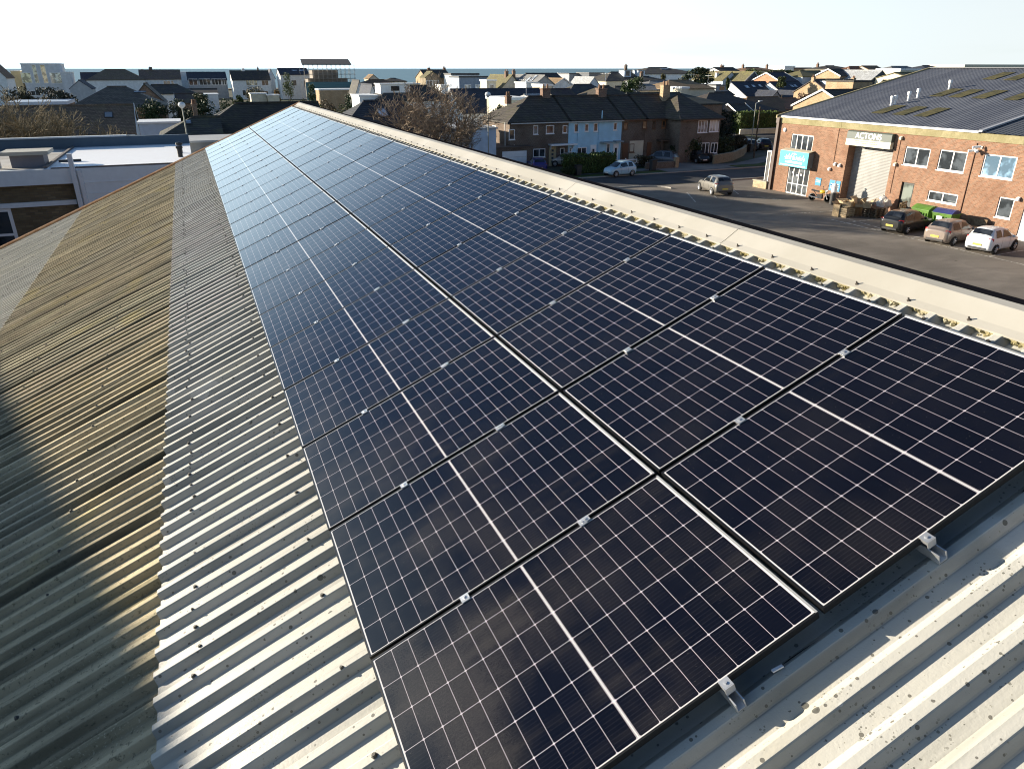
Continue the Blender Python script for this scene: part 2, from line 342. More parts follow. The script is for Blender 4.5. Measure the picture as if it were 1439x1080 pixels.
# ridge capping, pressed metal lengths butted with a thin joint
CAPM = NT('ridge_metal'); _b = CAPM.noise(.8, 6); _s = CAPM.noise(26, 3)
CAPM = CAPM.out(CAPM.mix(CAPM.ramp(_s, .66, .72, 0, .4), CAPM.mix(CAPM.ramp(_b, .35, .7), (.375, .355, .305), (.445, .425, .38)), (.35, .33, .28)), .5, 0, .35)
uu = -9.0; joints = [-9.0 + 2.56, ]
edges = [-8.16, -5.36, -2.56, .24, 3.04, 5.84, 8.64, 11.44, 14.24, 17.04, 19.84, 22.64, 25.44, UE + .05]
for a, b in zip(edges[:-1], edges[1:]):
    m = MB(); n0 = NR + .011
    poly = [(3.645, n0 - .012), (3.645, n0), (3.70, n0 + .004), (3.835, n0 + .03), (3.905, n0 + .012), (3.955, n0 - .03), (3.955, n0 - .055), (3.83, n0 - .01), (3.70, n0 - .008)]
    m.prism([(v, a + .004, n) for v, n in poly], (0, b - a - .008, 0)); onroof(m, 'ridge_cap', CAPM, wh)
m = MB()
for k in range(-40, int(UE / PITCHR)):
    if k % 2: continue
    u = k * PITCHR + .127; m.lathe([(.012, -.079), (.012, -.073), (.006, -.071), (.005, -.056)], (3.675, u, 0), 6)
tag(onroof(m, 'ridge_bolts', plain((.10, .085, .07), .6, .4), wh), kind='stuff')
# crumbling mortar filler in the pans under the capping
m = MB(); rnd = random.Random(9)
for k in range(-40, int(UE / PITCHR)):
    u = k * PITCHR
    for q in range(5):
        c = Vector((3.652 + rnd.uniform(-.012, .02), u + .006 + .062 * q / 4 + rnd.uniform(-.01, .01), NP + .014 + rnd.uniform(-.01, .012))); r = rnd.uniform(.008, .018)
        vs = [c + Vector((math.cos(a) * math.cos(b), math.sin(a) * math.cos(b), math.sin(b))) * r * rnd.uniform(.6, 1.2) for b in (-.9, 0, .9) for a in (0, 1.57, 3.14, 4.71)]
        m.add(vs, [(i * 4 + j, i * 4 + (j + 1) % 4, i * 4 + 4 + (j + 1) % 4, i * 4 + 4 + j) for i in (0, 1) for j in range(4)] + [(3, 2, 1, 0), (8, 9, 10, 11)])
    m.box(3.66, 3.68, u, u + .19, NP, NR - .004)
tag(onroof(m, 'mortar_filler', groundmat((.28, .24, .11), (.42, .39, .28), 6), wh), kind='stuff')
# far verge, eaves gutter, rear box gutter, walls
m = MB(); m.prism([(-9.3, UE - .02, -.16), (-9.3, UE + .16, -.16), (-9.3, UE + .16, -.05), (-9.3, UE + .04, -.03), (-9.3, UE - .02, -.06)], (13.2, 0, 0)); onroof(m, 'verge_coping', groundmat((.40, .22, .12), (.50, .33, .2), 3), wh)
m = MB(); e = rp(-8.5, 0, -.18); yy0, yy1 = 1.5676 - 9, 1.5676 + UE + .1
m.box(e.x - .16, e.x + .02, yy0, yy1, e.z - .16, e.z - .02); m.box(e.x - .95, e.x - .16, yy0, yy1, e.z - .22, e.z - .158); m.box(e.x - 1.0, e.x - .95, yy0, yy1, e.z - .26, e.z - .02)
m.build('gutter', plain((.40, .42, .44), .6), wh)
g = rp(3.95, 0, NR - .03)
m = MB(); m.box(g.x - .03, g.x + .36, yy0, yy1, g.z - .16, g.z - .06)
for k in range(0): m.box(g.x + .32, g.x + .38, yy0 + k * 1.3, yy0 + k * 1.3 + .02, g.z - .06, g.z - .05)
m.build('box_gutter', plain((.012, .012, .015), 1.0, 0, .12, 0.0), wh)
m = MB(); zt = g.z - .2; ze = e.z - .25
m.prism([(e.x - .9, yy0 + .1, 0), (g.x + .5, yy0 + .1, 0), (g.x + .5, yy0 + .1, zt), (g.x - .2, yy0 + .1, zt), (e.x, yy0 + .1, ze), (e.x - .9, yy0 + .1, ze)], (0, yy1 - yy0 - .2, 0)); m.build('wall', brickm((.30, .19, .12)), wh)
# ---------------------------------------------------------------- solar panels
def cellmat():
    t = NT('solar_cells'); v, u, n = t.xyz(); PU, PV = (1.134 - .028) / 6, (1.722 - .034 - .013) / 18
    cu = t.m('DIVIDE', t.m('SUBTRACT', u, .014), PU); fu = t.m('FRACT', cu); du = t.m('MULTIPLY', t.m('MINIMUM', fu, t.m('SUBTRACT', 1.0, fu)), PU)
    up = t.m('GREATER_THAN', v, .861); vv = t.m('SUBTRACT', t.m('SUBTRACT', v, .017), t.m('MULTIPLY', up, .013))
    cv = t.m('DIVIDE', vv, PV); fv = t.m('FRACT', cv); dv = t.m('MULTIPLY', t.m('MINIMUM', fv, t.m('SUBTRACT', 1.0, fv)), PV)
    l1 = t.m('LESS_THAN', du, .0013); l2 = t.m('LESS_THAN', dv, .0011); l3 = t.m('LESS_THAN', t.m('ADD', du, dv), .0075)
    mid = t.m('LESS_THAN', t.m('ABSOLUTE', t.m('SUBTRACT', v, .861)), .0038)
    ed = t.m('MAXIMUM', t.m('GREATER_THAN', t.m('ABSOLUTE', t.m('SUBTRACT', v, .861)), .861 - .0175), t.m('GREATER_THAN', t.m('ABSOLUTE', t.m('SUBTRACT', u, .567)), .567 - .0145))
    white = t.m('MAXIMUM', t.m('MAXIMUM', t.m('MAXIMUM', l1, l2), l3), t.m('MAXIMUM', mid, ed))
    fb = t.m('FRACT', t.m('ADD', t.m('MULTIPLY', fu, 10.0), .5)); bus = t.m('LESS_THAN', t.m('ABSOLUTE', t.m('SUBTRACT', fb, .5)), .035)
    cid = t.n('TexWhiteNoise', noise_dimensions='3D'); t.set(cid.inputs['Vector'], t.comb(t.m('FLOOR', cu), t.m('FLOOR', cv), 0.0))
    cell = t.mix(cid.outputs[0], (.0016, .0018, .0042), (.0030, .0031, .0066))
    cell = t.mix(t.m('MULTIPLY', bus, .04), cell, (.30, .28, .30))
    c = t.mix(white, cell, t.mix(t.m('MAXIMUM', mid, ed), (.46, .42, .46), (.54, .54, .54)))
    # dust settled on the glass, thicker to the low edge
    oi = t.n('ObjectInfo'); vec = t.n('VectorMath', operation='ADD'); t.set(vec.inputs[0], t.obj()); t.set(vec.inputs[1], t.comb(t.m('MULTIPLY', oi.outputs['Random'], 37.0), t.m('MULTIPLY', oi.outputs['Random'], 91.0), 0.0))
    d1 = t.noise(1.5, 6, vec.outputs[0]); d2 = t.noise(240, 2, vec.outputs[0], .7); d3 = t.noise(2.0, 5, vec.outputs[0], stretch=(.5, 5, 1))
    low = t.m('SUBTRACT', 1.0, t.ramp(v, .0, 1.5, 0, .75)); dust = t.m('MULTIPLY', t.m('MULTIPLY', t.ramp(d1, .42, .66), low), t.m('ADD', .5, t.m('MULTIPLY', t.ramp(d2, .35, .7), .6)))
    dust = t.m('MULTIPLY', t.m('ADD', dust, t.m('MULTIPLY', t.ramp(d3, .5, .75), .25)), t.m('ADD', .002, t.m('MULTIPLY', oi.outputs['Object Index'], .0034)))
    sp = t.ramp(t.noise(160, 1, vec.outputs[0]), .78, .80, 0, .35)
    c = t.mix(t.m('MAXIMUM', dust, sp), c, (.34, .30, .25))
    t.b.inputs['IOR'].default_value = 1.5
    return t.out(c, t.m('ADD', .07, t.m('MULTIPLY', dust, .6)), 0, .5)
CELLS = cellmat(); FRAME = plain((.013, .013, .014), .35, .3); LIP = plain((.5, .5, .49), .35, .5)
PW, PL, GU, ROW2 = 1.134, 1.722, 1.154, 1.747
ORD = 'first second third fourth fifth sixth seventh eighth ninth tenth eleventh twelfth thirteenth fourteenth fifteenth sixteenth seventeenth eighteenth nineteenth twentieth twenty-first twenty-second twenty-third twenty-fourth'.split()
def clampmb(v):                              # mid clamp across the gap at the far long edge
    m = MB(); m.box(v - .024, v + .024, PW - .008, PW + .028, .001, .006); m.box(v - .02, v + .02, PW + .003, PW + .017, -.034, .001); m.lathe([(.009, .006), (.009, .012), (.004, .0121)], (v, PW + .01, 0), 6); return m
proto = {}
for row, (dust, cl) in enumerate(((3.2, (.54, 1.27)), (.7, (2.28 - ROW2, 3.02 - ROW2)))):
    p = thing('solar_panel', 'x', 'solar panel', (0, 0, 0)); p.rotation_euler = (0, -AL, 0)
    m = MB(); b = .009
    m.box(0, PL, 0, b, -.035, 0); m.box(0, PL, PW - b, PW, -.035, 0); m.box(0, b, b, PW - b, -.035, 0); m.box(PL - b, PL, b, PW - b, -.035, 0)
    m.box(PL - b - .001, PL + .0008, .004, PW - .004, -.002, .0012, 1)
    m.build('frame', [FRAME, LIP], p)
    m = MB(); m.box(b, PL - b, b, PW - b, -.008, -.002); g_ = m.build('glass', CELLS, p); g_.pass_index = int(dust * 10)
    for v in cl: clampmb(v).build('clamp', ALU, p)
    proto[row] = p
for row in (0, 1):
    for k in range(24):
        loc = rp(row * ROW2, k * GU, 0)
        lab = 'black solar panel in the %s row, %s column from the near gable end' % (('lower', 'upper')[row], ORD[k])
        if k == 0: o = proto[row]; o.location = loc; o['label'] = lab; o['group'] = 'solar panels on the corrugated roof'
        else: o = dup(proto[row], loc, None, lab, 'solar panels on the corrugated roof'); o.rotation_euler = (random.gauss(0, .0016), -AL + random.gauss(0, .0016), 0)
        if k == 0:
            for v in ((.54, 1.25), (2.28 - ROW2, 3.02 - ROW2))[row]:
                m = MB(); m.box(v - .022, v + .022, -.034, .006, .001, .0055); m.box(v - .022, v + .022, -.038, -.033, -.034, .0055); m.box(v - .022, v + .022, -.033, -.004, -.012, -.0005)
                m.lathe([(.007, .0055), (.007, .011), (.003, .0111)], (v, -.014, 0), 6); m.build('end_clamp', ALU, o)
        for c in o.children:                 # more dirt on the panels nearest the gable
            if c.name.startswith('glass'): c.pass_index = max(2, int((26, 7)[row] * (1.35 if k == 0 else 1 if k == 1 else .8 if k < 4 else .55)))
for v, w in ((.54, 'lowest'), (1.25, 'second lowest'), (2.28, 'second highest'), (3.02, 'highest')):
    m = MB(); u0, u1 = -.085, 24 * GU + .05
    m.box(v - .022, v - .017, u0, u1, -.084, -.036); m.box(v + .017, v + .022, u0, u1, -.084, -.036); m.box(v - .017, v + .017, u0, u1, -.084, -.078)
    o = onroof(m, 'mounting_rail', ALU, None); tag(o, 'silver channel mounting rail under the solar panels, %s on the slope' % w, 'rail', 'rails carrying the solar panels')
m = MB(); pts = []
for i in range(40):
    v = .9 + i * .07; pts.append(Vector((v, -.028 - .028 * abs(math.sin(v * 2.1)) + .01 * math.sin(v * 9), -.10 - .02 * math.sin(v * 3.3) ** 2)))
for a, b in zip(pts[:-1], pts[1:]): m.tube(a, b, .0055, n=6)
o = onroof(m, 'cable', plain((.01, .01, .01), .5), None); tag(o, 'black solar cable hanging loose below the near edge of the panels', 'cable')
m = MB(); m.obox((1.435, -.05, -.07), (.05, .0, -.012), (0, .012, 0), (0, 0, .008)); o = onroof(m, 'cable_tag', plain((.75, .76, .78), .4), None); tag(o, 'small pale tag on the cable below the near panel edge', 'cable tag')
# ---------------------------------------------------------------- windows, doors and other fittings
def window(parent, p0, rt, w, h, nx=1, ny=1, frame=UPVC, glass=GLASS, t=.07, sill=True, name='window', out=None, bars=None, proud=.04):
    p0, rt = Vector(p0), Vector(rt).normalized(); up = Vector((0, 0, 1)); nn = rt.cross(up); f = MB()
    def bar(a, b, c, d, z0=0.0, z1=proud): f.obox(p0 + rt * a + up * c + nn * z0, rt * (b - a), nn * (z1 - z0), up * (d - c))
    bar(0, t, 0, h); bar(w - t, w, 0, h); bar(t, w - t, 0, t); bar(t, w - t, h - t, h)
    for i in range(1, nx): x = w * i / nx; bar(x - t * .5, x + t * .5, t, h - t, .002, proud - .004)
    for y in (bars if bars else [h * i / ny for i in range(1, ny)]): bar(t, w - t, y - t * .4, y + t * .4, .004, proud - .008)
    if sill: bar(-.05, w + .05, -.06, 0, 0, proud + .08)
    o = f.build(name, frame, parent)
    g = MB(); a = p0 + nn * .012; g.quad(a + rt * t + up * t, a + rt * (w - t) + up * t, a + rt * (w - t) + up * (h - t), a + rt * t + up * (h - t)); g.build('pane', glass, o)
    return o
def text(body, p, rt, size, mat, parent, name='lettering', shear=0.0, space=1.0, up=(0, 0, 1), align='CENTER', ext=.004, bold=0.0):
    c = bpy.data.curves.new(name, 'FONT'); c.body = body; c.size = size; c.align_x = align; c.align_y = 'CENTER'; c.extrude = ext; c.shear = shear; c.space_character = space; c.offset = bold
    tmp = bpy.data.objects.new('tmp', c); S.collection.objects.link(tmp); bpy.context.view_layer.update()
    me = bpy.data.meshes.new_from_object(tmp.evaluated_get(bpy.context.evaluated_depsgraph_get())); bpy.data.objects.remove(tmp); bpy.data.curves.remove(c)
    me.materials.clear(); me.materials.append(mat); o = bpy.data.objects.new(name, me); link(o, parent); rt = Vector(rt).normalized(); up = Vector(up); n = rt.cross(up)
    o.matrix_local = Matrix(((rt.x, up.x, n.x, p[0]), (rt.y, up.y, n.y, p[1]), (rt.z, up.z, n.z, p[2]), (0, 0, 0, 1))); return o
# ---------------------------------------------------------------- the brick industrial unit across the car park
AX = 48.8; AY1 = 53.4; AY0 = 8.0
unit = thing('brick_unit', 'red brick industrial unit with a big slate grey roof across the car park', 'industrial building', (AX, 0, 0))
BR = brickm((.262, .134, .082), (.33, .28, .22))
def U(y0, y1, z0, z1, mb, d0=0.0, d1=.3, mi=0): mb.box(d0, d1, y0, y1, z0, z1, mi)     # unit frame: x into the building
# front wall pieced round its openings (y0,y1,z0,z1)
ops = [(40.75, 45.05, 0, 4.72), (48.75, 51.3, 0.02, 2.42), (48.92, 51.5, 3.72, 5.05), (37.65, 39.75, 3.72, 5.0), (34.8, 36.9, 3.68, 5.05), (31.35, 33.6, 3.65, 5.08), (34.75, 37.1, 1.5, 2.2), (30.8, 31.85, 1.2, 2.52), (28.6, 30.1, 0, 2.15), (38.35, 39.45, 0.02, 2.5)]
ys = sorted({AY0, AY1} | {v for o in ops for v in o[:2]})
m = MB()
for a, b in zip(ys[:-1], ys[1:]):
    z = 0.0
    for o in sorted([o for o in ops if o[0] <= a + .001 and o[1] >= b - .001], key=lambda o: o[2]):
        if o[2] > z + .03: U(a, b, z, o[2], m)
        z = o[3]
    U(a, b, z, 5.85, m)
m.box(.3, 34, AY1 - .3, AY1, 0, 6.2); m.box(.3, 34, AY0, AY0 + .3, 0, 6.2); m.box(34, 34.3, AY0, AY1, 0, 6.2)
m.box(.3, .8, 45.05, 45.3, 0, 5.6); m.box(.3, .8, 40.5, 40.75, 0, 5.6)
m.build('wall', BR, unit)
m = MB(); RD, RZ = 17.9, 10.3; e0 = 6.36
m.prism([(0.1, AY1 - .2, 6.2), (RD, AY1 - .2, RZ - .1), (34, AY1 - .2, 6.2)], (0, .15, 0)); m.build('gable_panel', BR, unit)
m = MB(); U(31.2, 46.1, 5.85, 6.34, m, -.06, .3); U(46.12, AY1 + .04, 5.85, 6.34, m, -.063, .3); m.build('fascia', groundmat((.26, .23, .125), (.34, .30, .18), .7), unit)
m = MB(); U(AY0, 31.18, 5.75, 6.30, m, -.06, .3); m.build('fascia', groundmat((.20, .165, .11), (.27, .22, .14), .7), unit)
m = MB(); m.prism([(-.2, 34.3, 6.34), (-.07, 34.3, 6.34), (-.07, 34.3, 6.48), (-.2, 34.3, 6.46)], (0, 18.6, 0)); m.build('gutter', plain((.82, .82, .80), .4), unit)
def ribroof(y0, y1, mat, name, z_off=0.0, pitch=.333):
    vs, fs = [], []; prof = []
    k = 0; y = y0
    while y < y1: prof += [(y, 0), (y + pitch * .6, 0), (y + pitch * .68, .022), (y + pitch * .92, .022)]; y += pitch
    prof.append((y1, 0)); n = len(prof)
    for x, z in ((-.12, e0 + .08), (RD * .5, (e0 + RZ) / 2 + .05), (RD, RZ)):
        vs += [(x, min(p[0], y1), z + p[1] + z_off) for p in prof]
    fs = [(i * n + j, (i + 1) * n + j, (i + 1) * n + j + 1, i * n + j + 1) for i in (0, 1) for j in range(n - 1)]
    m = MB(); m.add(vs, fs); return m.build(name, mat, unit)
t = NT('unit_roof'); x_, y_, z_ = t.xyz(); _st = t.noise(.5, 6, stretch=(.2, 2, 1)); _c = t.mix(t.ramp(_st, .35, .7), (.105, .112, .135), (.15, .158, .18))
_c = t.mix(t.ramp(t.m('FRACT', t.m('DIVIDE', x_, 3.1)), .0, .035, .35, 0), _c, (.05, .055, .06)); UR = t.out(_c, .62, 0, .35)
rf = ribroof(34.3, AY1 + .1, UR, 'roof')
ribroof(AY0, 34.1, plain((.075, .082, .095), .6, 0, .25), 'roof', -.06)
m = MB(); m.prism([(-.15, 34.08, e0 + .05), (RD, 34.08, RZ - .02), (RD, 34.08, RZ + .07), (-.15, 34.08, e0 + .17)], (0, .24, 0)); m.build('roof_flashing', plain((.42, .43, .45), .45, .3), rf)
m = MB(); m.prism([(RD, AY0, RZ + .05), (34.2, AY0, e0), (34.2, AY0, e0 - .1), (RD, AY0, RZ - .1)], (0, AY1 - AY0, 0)); m.build('roof', UR, unit)
m = MB(); m.box(RD - .2, RD + .2, AY0, AY1 + .1, RZ + .045, RZ + .10); m.build('ridge_cap', plain((.12, .13, .15), .6), rf)
m = MB(); m.prism([(-.2, AY1 + .02, e0 - .12), (RD, AY1 + .02, RZ - .12), (RD, AY1 + .02, RZ + .12), (-.2, AY1 + .02, e0 + .14)], (0, .12, 0)); m.build('verge_trim', groundmat((.36, .30, .16), (.44, .38, .24), 1), rf)
sl_ = (RZ - e0 - .08) / (RD + .12)
def rz_at(x): return e0 + .08 + (x + .12) * sl_
MOSS = groundmat((.055, .055, .03), (.115, .10, .045), 1.6)
for px, py in ((1249, 153.5), (1279, 155.5), (1310, 157.5), (1330, 130), (1358, 131.2), (1391, 132.5), (1404, 106.5), (1434, 107.5), (1437, 134.5)):
    d = ray(px, py); o = Vector((-AX, 0, CAM_H)); tt = (rz_at(0) + sl_ * o.x + .05 - o.z) / (d.z - sl_ * d.x); q = o + d * tt
    m = MB(); a, b = q.x - 1.25, q.x + 1.25; m.prism([(a, q.y - .55, rz_at(a) + .045), (b, q.y - .55, rz_at(b) + .045), (b, q.y - .55, rz_at(b) + .06), (a, q.y - .55, rz_at(a) + .06)], (0, 1.1, 0)); m.build('rooflight', MOSS, rf)
for px, py in ((1252, 148), (1257, 147), (1276, 141.5), (1289, 137.5), (1333.5, 125.5)):
    d = ray(px, py); o = Vector((-AX, 0, CAM_H)); tt = (rz_at(0) + sl_ * o.x + .0 - o.z) / (d.z - sl_ * d.x); q = o + d * tt
    m = MB(); m.lathe([(.09, -.1), (.09, .42), (.15, .44), (.16, .66), (.12, .72)], (q.x, q.y, rz_at(q.x)), 10); m.build('flue', plain((.78, .78, .77), .4), rf)
# openings
for (y0, y1, z0, z1, nx) in ((48.92, 51.5, 3.72, 5.05, 4), (37.65, 39.75, 3.72, 5.0, 2), (34.8, 36.9, 3.68, 5.05, 2), (31.35, 33.6, 3.65, 5.08, 2), (34.75, 37.1, 1.5, 2.2, 2), (30.8, 31.85, 1.2, 2.52, 1)):
    window(unit, (.09, y1, z0), (0, -1, 0), y1 - y0, z1 - z0, nx, 1, t=.085, glass=glassm((.03, .035, .04)) if y0 != 31.35 else glassm((.10, .16, .22)))
dr = window(unit, (.09, 51.3, .02), (0, -1, 0), 2.55, 2.4, 4, 1, t=.085, sill=False, name='entrance_door', bars=[.88], glass=glassm((.05, .055, .06)))
m = MB()
for y, z in ((50.75, 1.75), (50.2, 1.55), (49.75, 1.66)): m.box(.055, .075, y - .1, y + .1, z, z + .16)
m.build('door_notice', plain((.7, .7, .68), .7), dr)
t = NT('shutter'); x_, y_, z_ = t.xyz(); _f = t.m('FRACT', t.m('DIVIDE', z_, .11)); t.bump(_f, .5, .02)
_n = t.noise(.7, 6, stretch=(1, 1, .5)); _c = t.mix(t.ramp(_n, .4, .7), (.33, .33, .32), (.43, .425, .41)); _c = t.mix(t.ramp(t.noise(1.2, 5, stretch=(1, 1, .35)), .55, .75, 0, .4), _c, (.22, .21, .2)); SH = t.out(_c, .5, .1)
m = MB()
for k in range(43): z = .11 * k; m.prism([(.8, 40.75, z), (.765, 40.75, z + .03), (.765, 40.75, z + .08), (.8, 40.75, z + .108)], (0, 4.3, 0))
m.build('roller_shutter', SH, unit)
m = MB(); m.box(.8, .84, 40.75, 45.05, 0, 5.0); m.box(.0, .8, 40.75, 45.05, 4.73, 4.9); m.build('shutter_surround', DARKM, unit)
m = MB(); m.box(.12, .17, 38.35, 39.45, .02, 2.5); d_ = m.build('side_door', plain((.03, .035, .032), .5), unit)
m = MB(); m.box(.105, .119, 38.5, 39.3, 1.1, 2.35); m.build('pane', glassm((.08, .09, .08)), d_)
m = MB(); m.box(.05, .1, 28.6, 30.1, 0, 2.15); m.build('white_door', plain((.74, .75, .77), .4), unit)
m = MB(); m.box(-.2, -.005, 53.08, 53.36, 0.02, 5.84); m.box(-.26, -.065, 53.02, 53.4, 5.84, 6.3); m.build('downpipe', plain((.055, .028, .02), .5), unit)
m = MB(); m.tube((-.03, 46.3, 3.0), (-.03, 46.3, 5.8), .018, n=5); m.tube((-.03, 46.3, 5.6), (-.03, 45.2, 5.62), .018, n=5); m.tube((-.03, 40.3, 1.5), (-.03, 40.3, 5.7), .018, n=5); m.tube((-.04, 34.3, 0), (-.04, 34.3, 5.7), .03, n=6); m.build('conduit', plain((.2, .1, .06), .6), unit)
# signs
SG = plain((.075, .095, .085), .4); CR = plain((.70, .68, .52), .5); TEAL = plain((.035, .42, .50), .4); BLUE = plain((.03, .24, .46), .4)
s_ = thing('shop_sign', 'dark green and cream sign reading ACTONS above the roller shutter', 'sign', (AX, 43.0, 0))
m = MB(); m.box(-.34, -.02, -2.15, 2.1, 5.18, 5.72); m.prism([(-.34, -2.15, 5.72), (-.24, -2.15, 5.80), (-.02, -2.15, 5.80), (-.02, -2.15, 5.72)], (0, 4.25, 0)); m.build('sign_board', SG, s_)
m = MB(); m.box(-.352, -.02, -2.15, 2.1, 4.70, 5.175); m.build('lower_panel', CR, s_)
text('ACTONS', (-.347, 0, 5.46), (0, -1, 0), .62, plain((.85, .84, .78), .5), s_, bold=.012)
YEL = plain((.42, .38, .16), .5); m = MB()
for z, y, e in ((5.06, 1.18, -1.12), (4.92, 1.12, -1.0)):
    while y > e: w = random.uniform(.05, .16); m.box(-.358, -.353, y - w, y, z - .045, z + random.uniform(.02, .06)); y -= w + .03
m.build('small_lettering', YEL, s_)
s_ = thing('canopy_sign', 'turquoise box canopy sign with white script over the glazed entrance', 'sign', (AX, 50.2, 0))
m = MB(); m.box(-.62, -.005, -1.65, 1.65, 2.43, 3.66); m.build('canopy_box', plain((.16, .17, .17), .6), s_)
m = MB(); m.box(-.65, -.625, -1.7, 1.7, 2.40, 3.72); m.build('sign_face', TEAL, s_)
m = MB(); m.prism([(-.66, -1.7, 3.725), (-.05, -1.7, 3.85), (-.05, -1.7, 3.80), (-.66, -1.7, 3.69)], (0, 3.4, 0)); m.build('canopy_lid', plain((.46, .42, .32), .7), s_)
WT = plain((.85, .86, .86), .5); m = MB()          # the script is too small to read in the photograph: slanted strokes of its size and place
def stroke(y, z, h, w=.05, lean=.3): m.obox((-.656, y, z), (-.004, 0, 0), (0, -w, 0), (0, -h * lean, h))
y = 1.02
for h, w, g in ((.42, .06, .10), (.30, .07, .09), (.52, .06, .12), (.34, .07, .10), (.56, .06, .22), (.62, .06, .08), (.20, .16, .22), (.30, .06, .12), (.26, .10, .14), (.34, .06, .10), (.24, .12, .16), (.44, .06, .12), (.26, .12, .15)):
    stroke(y, 2.98 + random.uniform(-.03, .03), h, w); y -= g + .05
m.obox((-.656, 1.1, 3.15), (-.004, 0, 0), (0, -1.2, .06), (0, 0, .045)); m.obox((-.656, .2, 3.5), (-.004, 0, 0), (0, -.5, -.05), (0, 0, .05)); m.build('script_lettering', WT, s_)
m = MB(); y = .95
while y > -.95: w = random.uniform(.06, .16); m.box(-.660, -.656, y - w, y, 2.70, 2.70 + random.uniform(.12, .19)); y -= w + .035
y = 1.5
while y > -1.5: w = random.uniform(.1, .3); m.box(-.660, -.656, y - w, y, 2.47, 2.57); y -= w + .05
m.build('small_lettering', WT, s_)
for nm, y, z, w, h, lab in (('wall_sign', 47.6, 1.45, .62, .62, 'small blue wall sign right of the glazed entrance'), ('wall_sign', 45.75, 1.35, 1.15, .85, 'larger blue and white wall sign beside the roller shutter')):
    s_ = thing(nm, lab, 'sign', (AX, y, z)); m = MB(); m.box(-.035, -.003, -w / 2, w / 2, -h / 2, h / 2); m.build('sign_board', BLUE, s_)
    m = MB()
    for q, (a, b) in enumerate(((.30, .36), (.5, .58), (.66, .80))[:2 if w < 1 else 3]): m.box(-.042, -.036, -w * .38, w * .38, h * (.5 - b), h * (.5 - a))
    m.build('lettering_bands', WT, s_)
def cctv(y, z, lab, dirs):
    s_ = thing('security_camera', lab, 'camera', (AX, y, z)); m = MB(); m.box(-.06, 0, -.06, .06, -.08, .08); m.tube((-.05, 0, 0), (-.3, .0, .02), .02); m.build('bracket', plain((.5, .5, .5), .4), s_)
    for dx, dy in dirs:
        m = MB(); a = Vector((-.3, 0, .06)); d = Vector((dx, dy, -.15)).normalized(); m.tube(a - d * .1, a + d * .34, .075, .085, 8); m.tube(a + d * .34, a + d * .40, .09, .09, 8); m.build('camera_body', WT, s_)
cctv(33.9, 5.45, 'white security camera high on the brick wall above the blue-lit window', ((-.8, .6),)); cctv(34.15, 5.2, 'pair of small white security cameras under the larger one on the brick wall', ((-.8, .5), (-.5, -.8)))
s_ = thing('alarm_box', 'round white alarm box under the eaves corner of the brick unit', 'alarm', (AX, 52.4, 5.3)); m = MB(); m.lathe([(.17, 0), (.18, -.06), (.12, -.12)], (0, 0, 0), 12, 'x'); m.build('cover', WT, s_)
for y, z, lab in ((46.55, 2.6, 'leftmost white lamp of the cluster beside the shutter opening'), (46.05, 3.05, 'middle small white lamp of the cluster beside the shutter opening'), (45.55, 3.0, 'large white bulkhead lamp nearest the shutter opening'), (40.25, 5.55, 'small lamp at the top right of the ACTONS sign'), (40.3, 3.65, 'small lamp left of the first two-pane window'), (30.55, 2.55, 'cream lamp above the corner of the single window')):
    s_ = thing('wall_lamp', lab, 'lamp', (AX, y, z)); m = MB(); m.box(-.05, -.002, -.06, .06, -.1, .1); m.prism([(-.05, -.09, .14), (-.22, -.09, .06), (-.2, -.09, -.1), (-.05, -.09, -.1)], (0, .18, 0)); m.build('lamp_body', WT if '40.' not in str(y) else CR, s_)
s_ = thing('boundary_wall', 'low pale brick wall stub at the far corner of the brick unit', 'wall', (AX, 54.95, 0)); m = MB(); m.box(-.35, -.05, -1.5, .3, 0, .62); m.build('brickwork', brickm((.42, .33, .2)), s_); m = MB(); m.box(-.4, 0, -1.5, .35, .623, .7); m.build('coping', plain((.4, .36, .27), .8), s_)
s_ = thing('sign_post', 'tall white framed board beside the far corner of the brick unit', 'sign', (AX, 53.95, 0)); m = MB(); m.box(-.02, .1, -.27, -.2, 0, 3.4); m.box(-.02, .1, .2, .27, 0, 3.4); m.box(-.02, .1, -.2, .2, 3.3, 3.4); m.build('frame', WT, s_); m = MB(); m.box(.02, .06, -.2, .2, .3, 3.3); m.build('panel', DARKM, s_)
# ---------------------------------------------------------------- yard clutter
WOOD = groundmat((.42, .32, .2), (.58, .46, .3), 4); WOOD2 = groundmat((.16, .11, .07), (.27, .2, .13), 4); CARD = groundmat((.44, .33, .2), (.54, .42, .27), 1.5)
def pallet_mb(w=1.0, d=1.2):
    m = MB()
    for i in range(7): y = -d / 2 + i * (d - .1) / 6; m.box(-w / 2, w / 2, y, y + .1, .122, .144)
    for x in (-w / 2, -.05, w / 2 - .1): m.box(x, x + .1, -d / 2, d / 2, .1, .12); m.box(x, x + .1, -d / 2, d / 2, 0, .02)
    for x in (-w / 2, -.05, w / 2 - .1):
        for y in (-d / 2, -.06, d / 2 - .12): m.box(x, x + .1, y, y + .12, .02, .1)
    return m
c0 = gp(1206, 303); c1 = gp(1187, 305)
for k in range(5):
    o = pallet_mb().build('pallet', WOOD2); o.location = (c0.x + .5, c0.y - .9 + random.uniform(-.05, .05), .02 + .146 * k); o.rotation_euler = (0, 0, .1 + random.uniform(-.06, .06))
    tag(o, 'dark wooden pallet, %s from the ground in the stack before the shutter' % ORD[k], 'pallet', 'stacked pallets by the shutter')
o = pallet_mb(1.1, 1.3).build('pallet', WOOD2); o.location = (c0.x + 1.5, c0.y - 2.4, .02 + .65); o.rotation_euler = (R(90), 0, R(20)); tag(o, 'slatted pallet standing on edge right of the pallet stack', 'pallet')
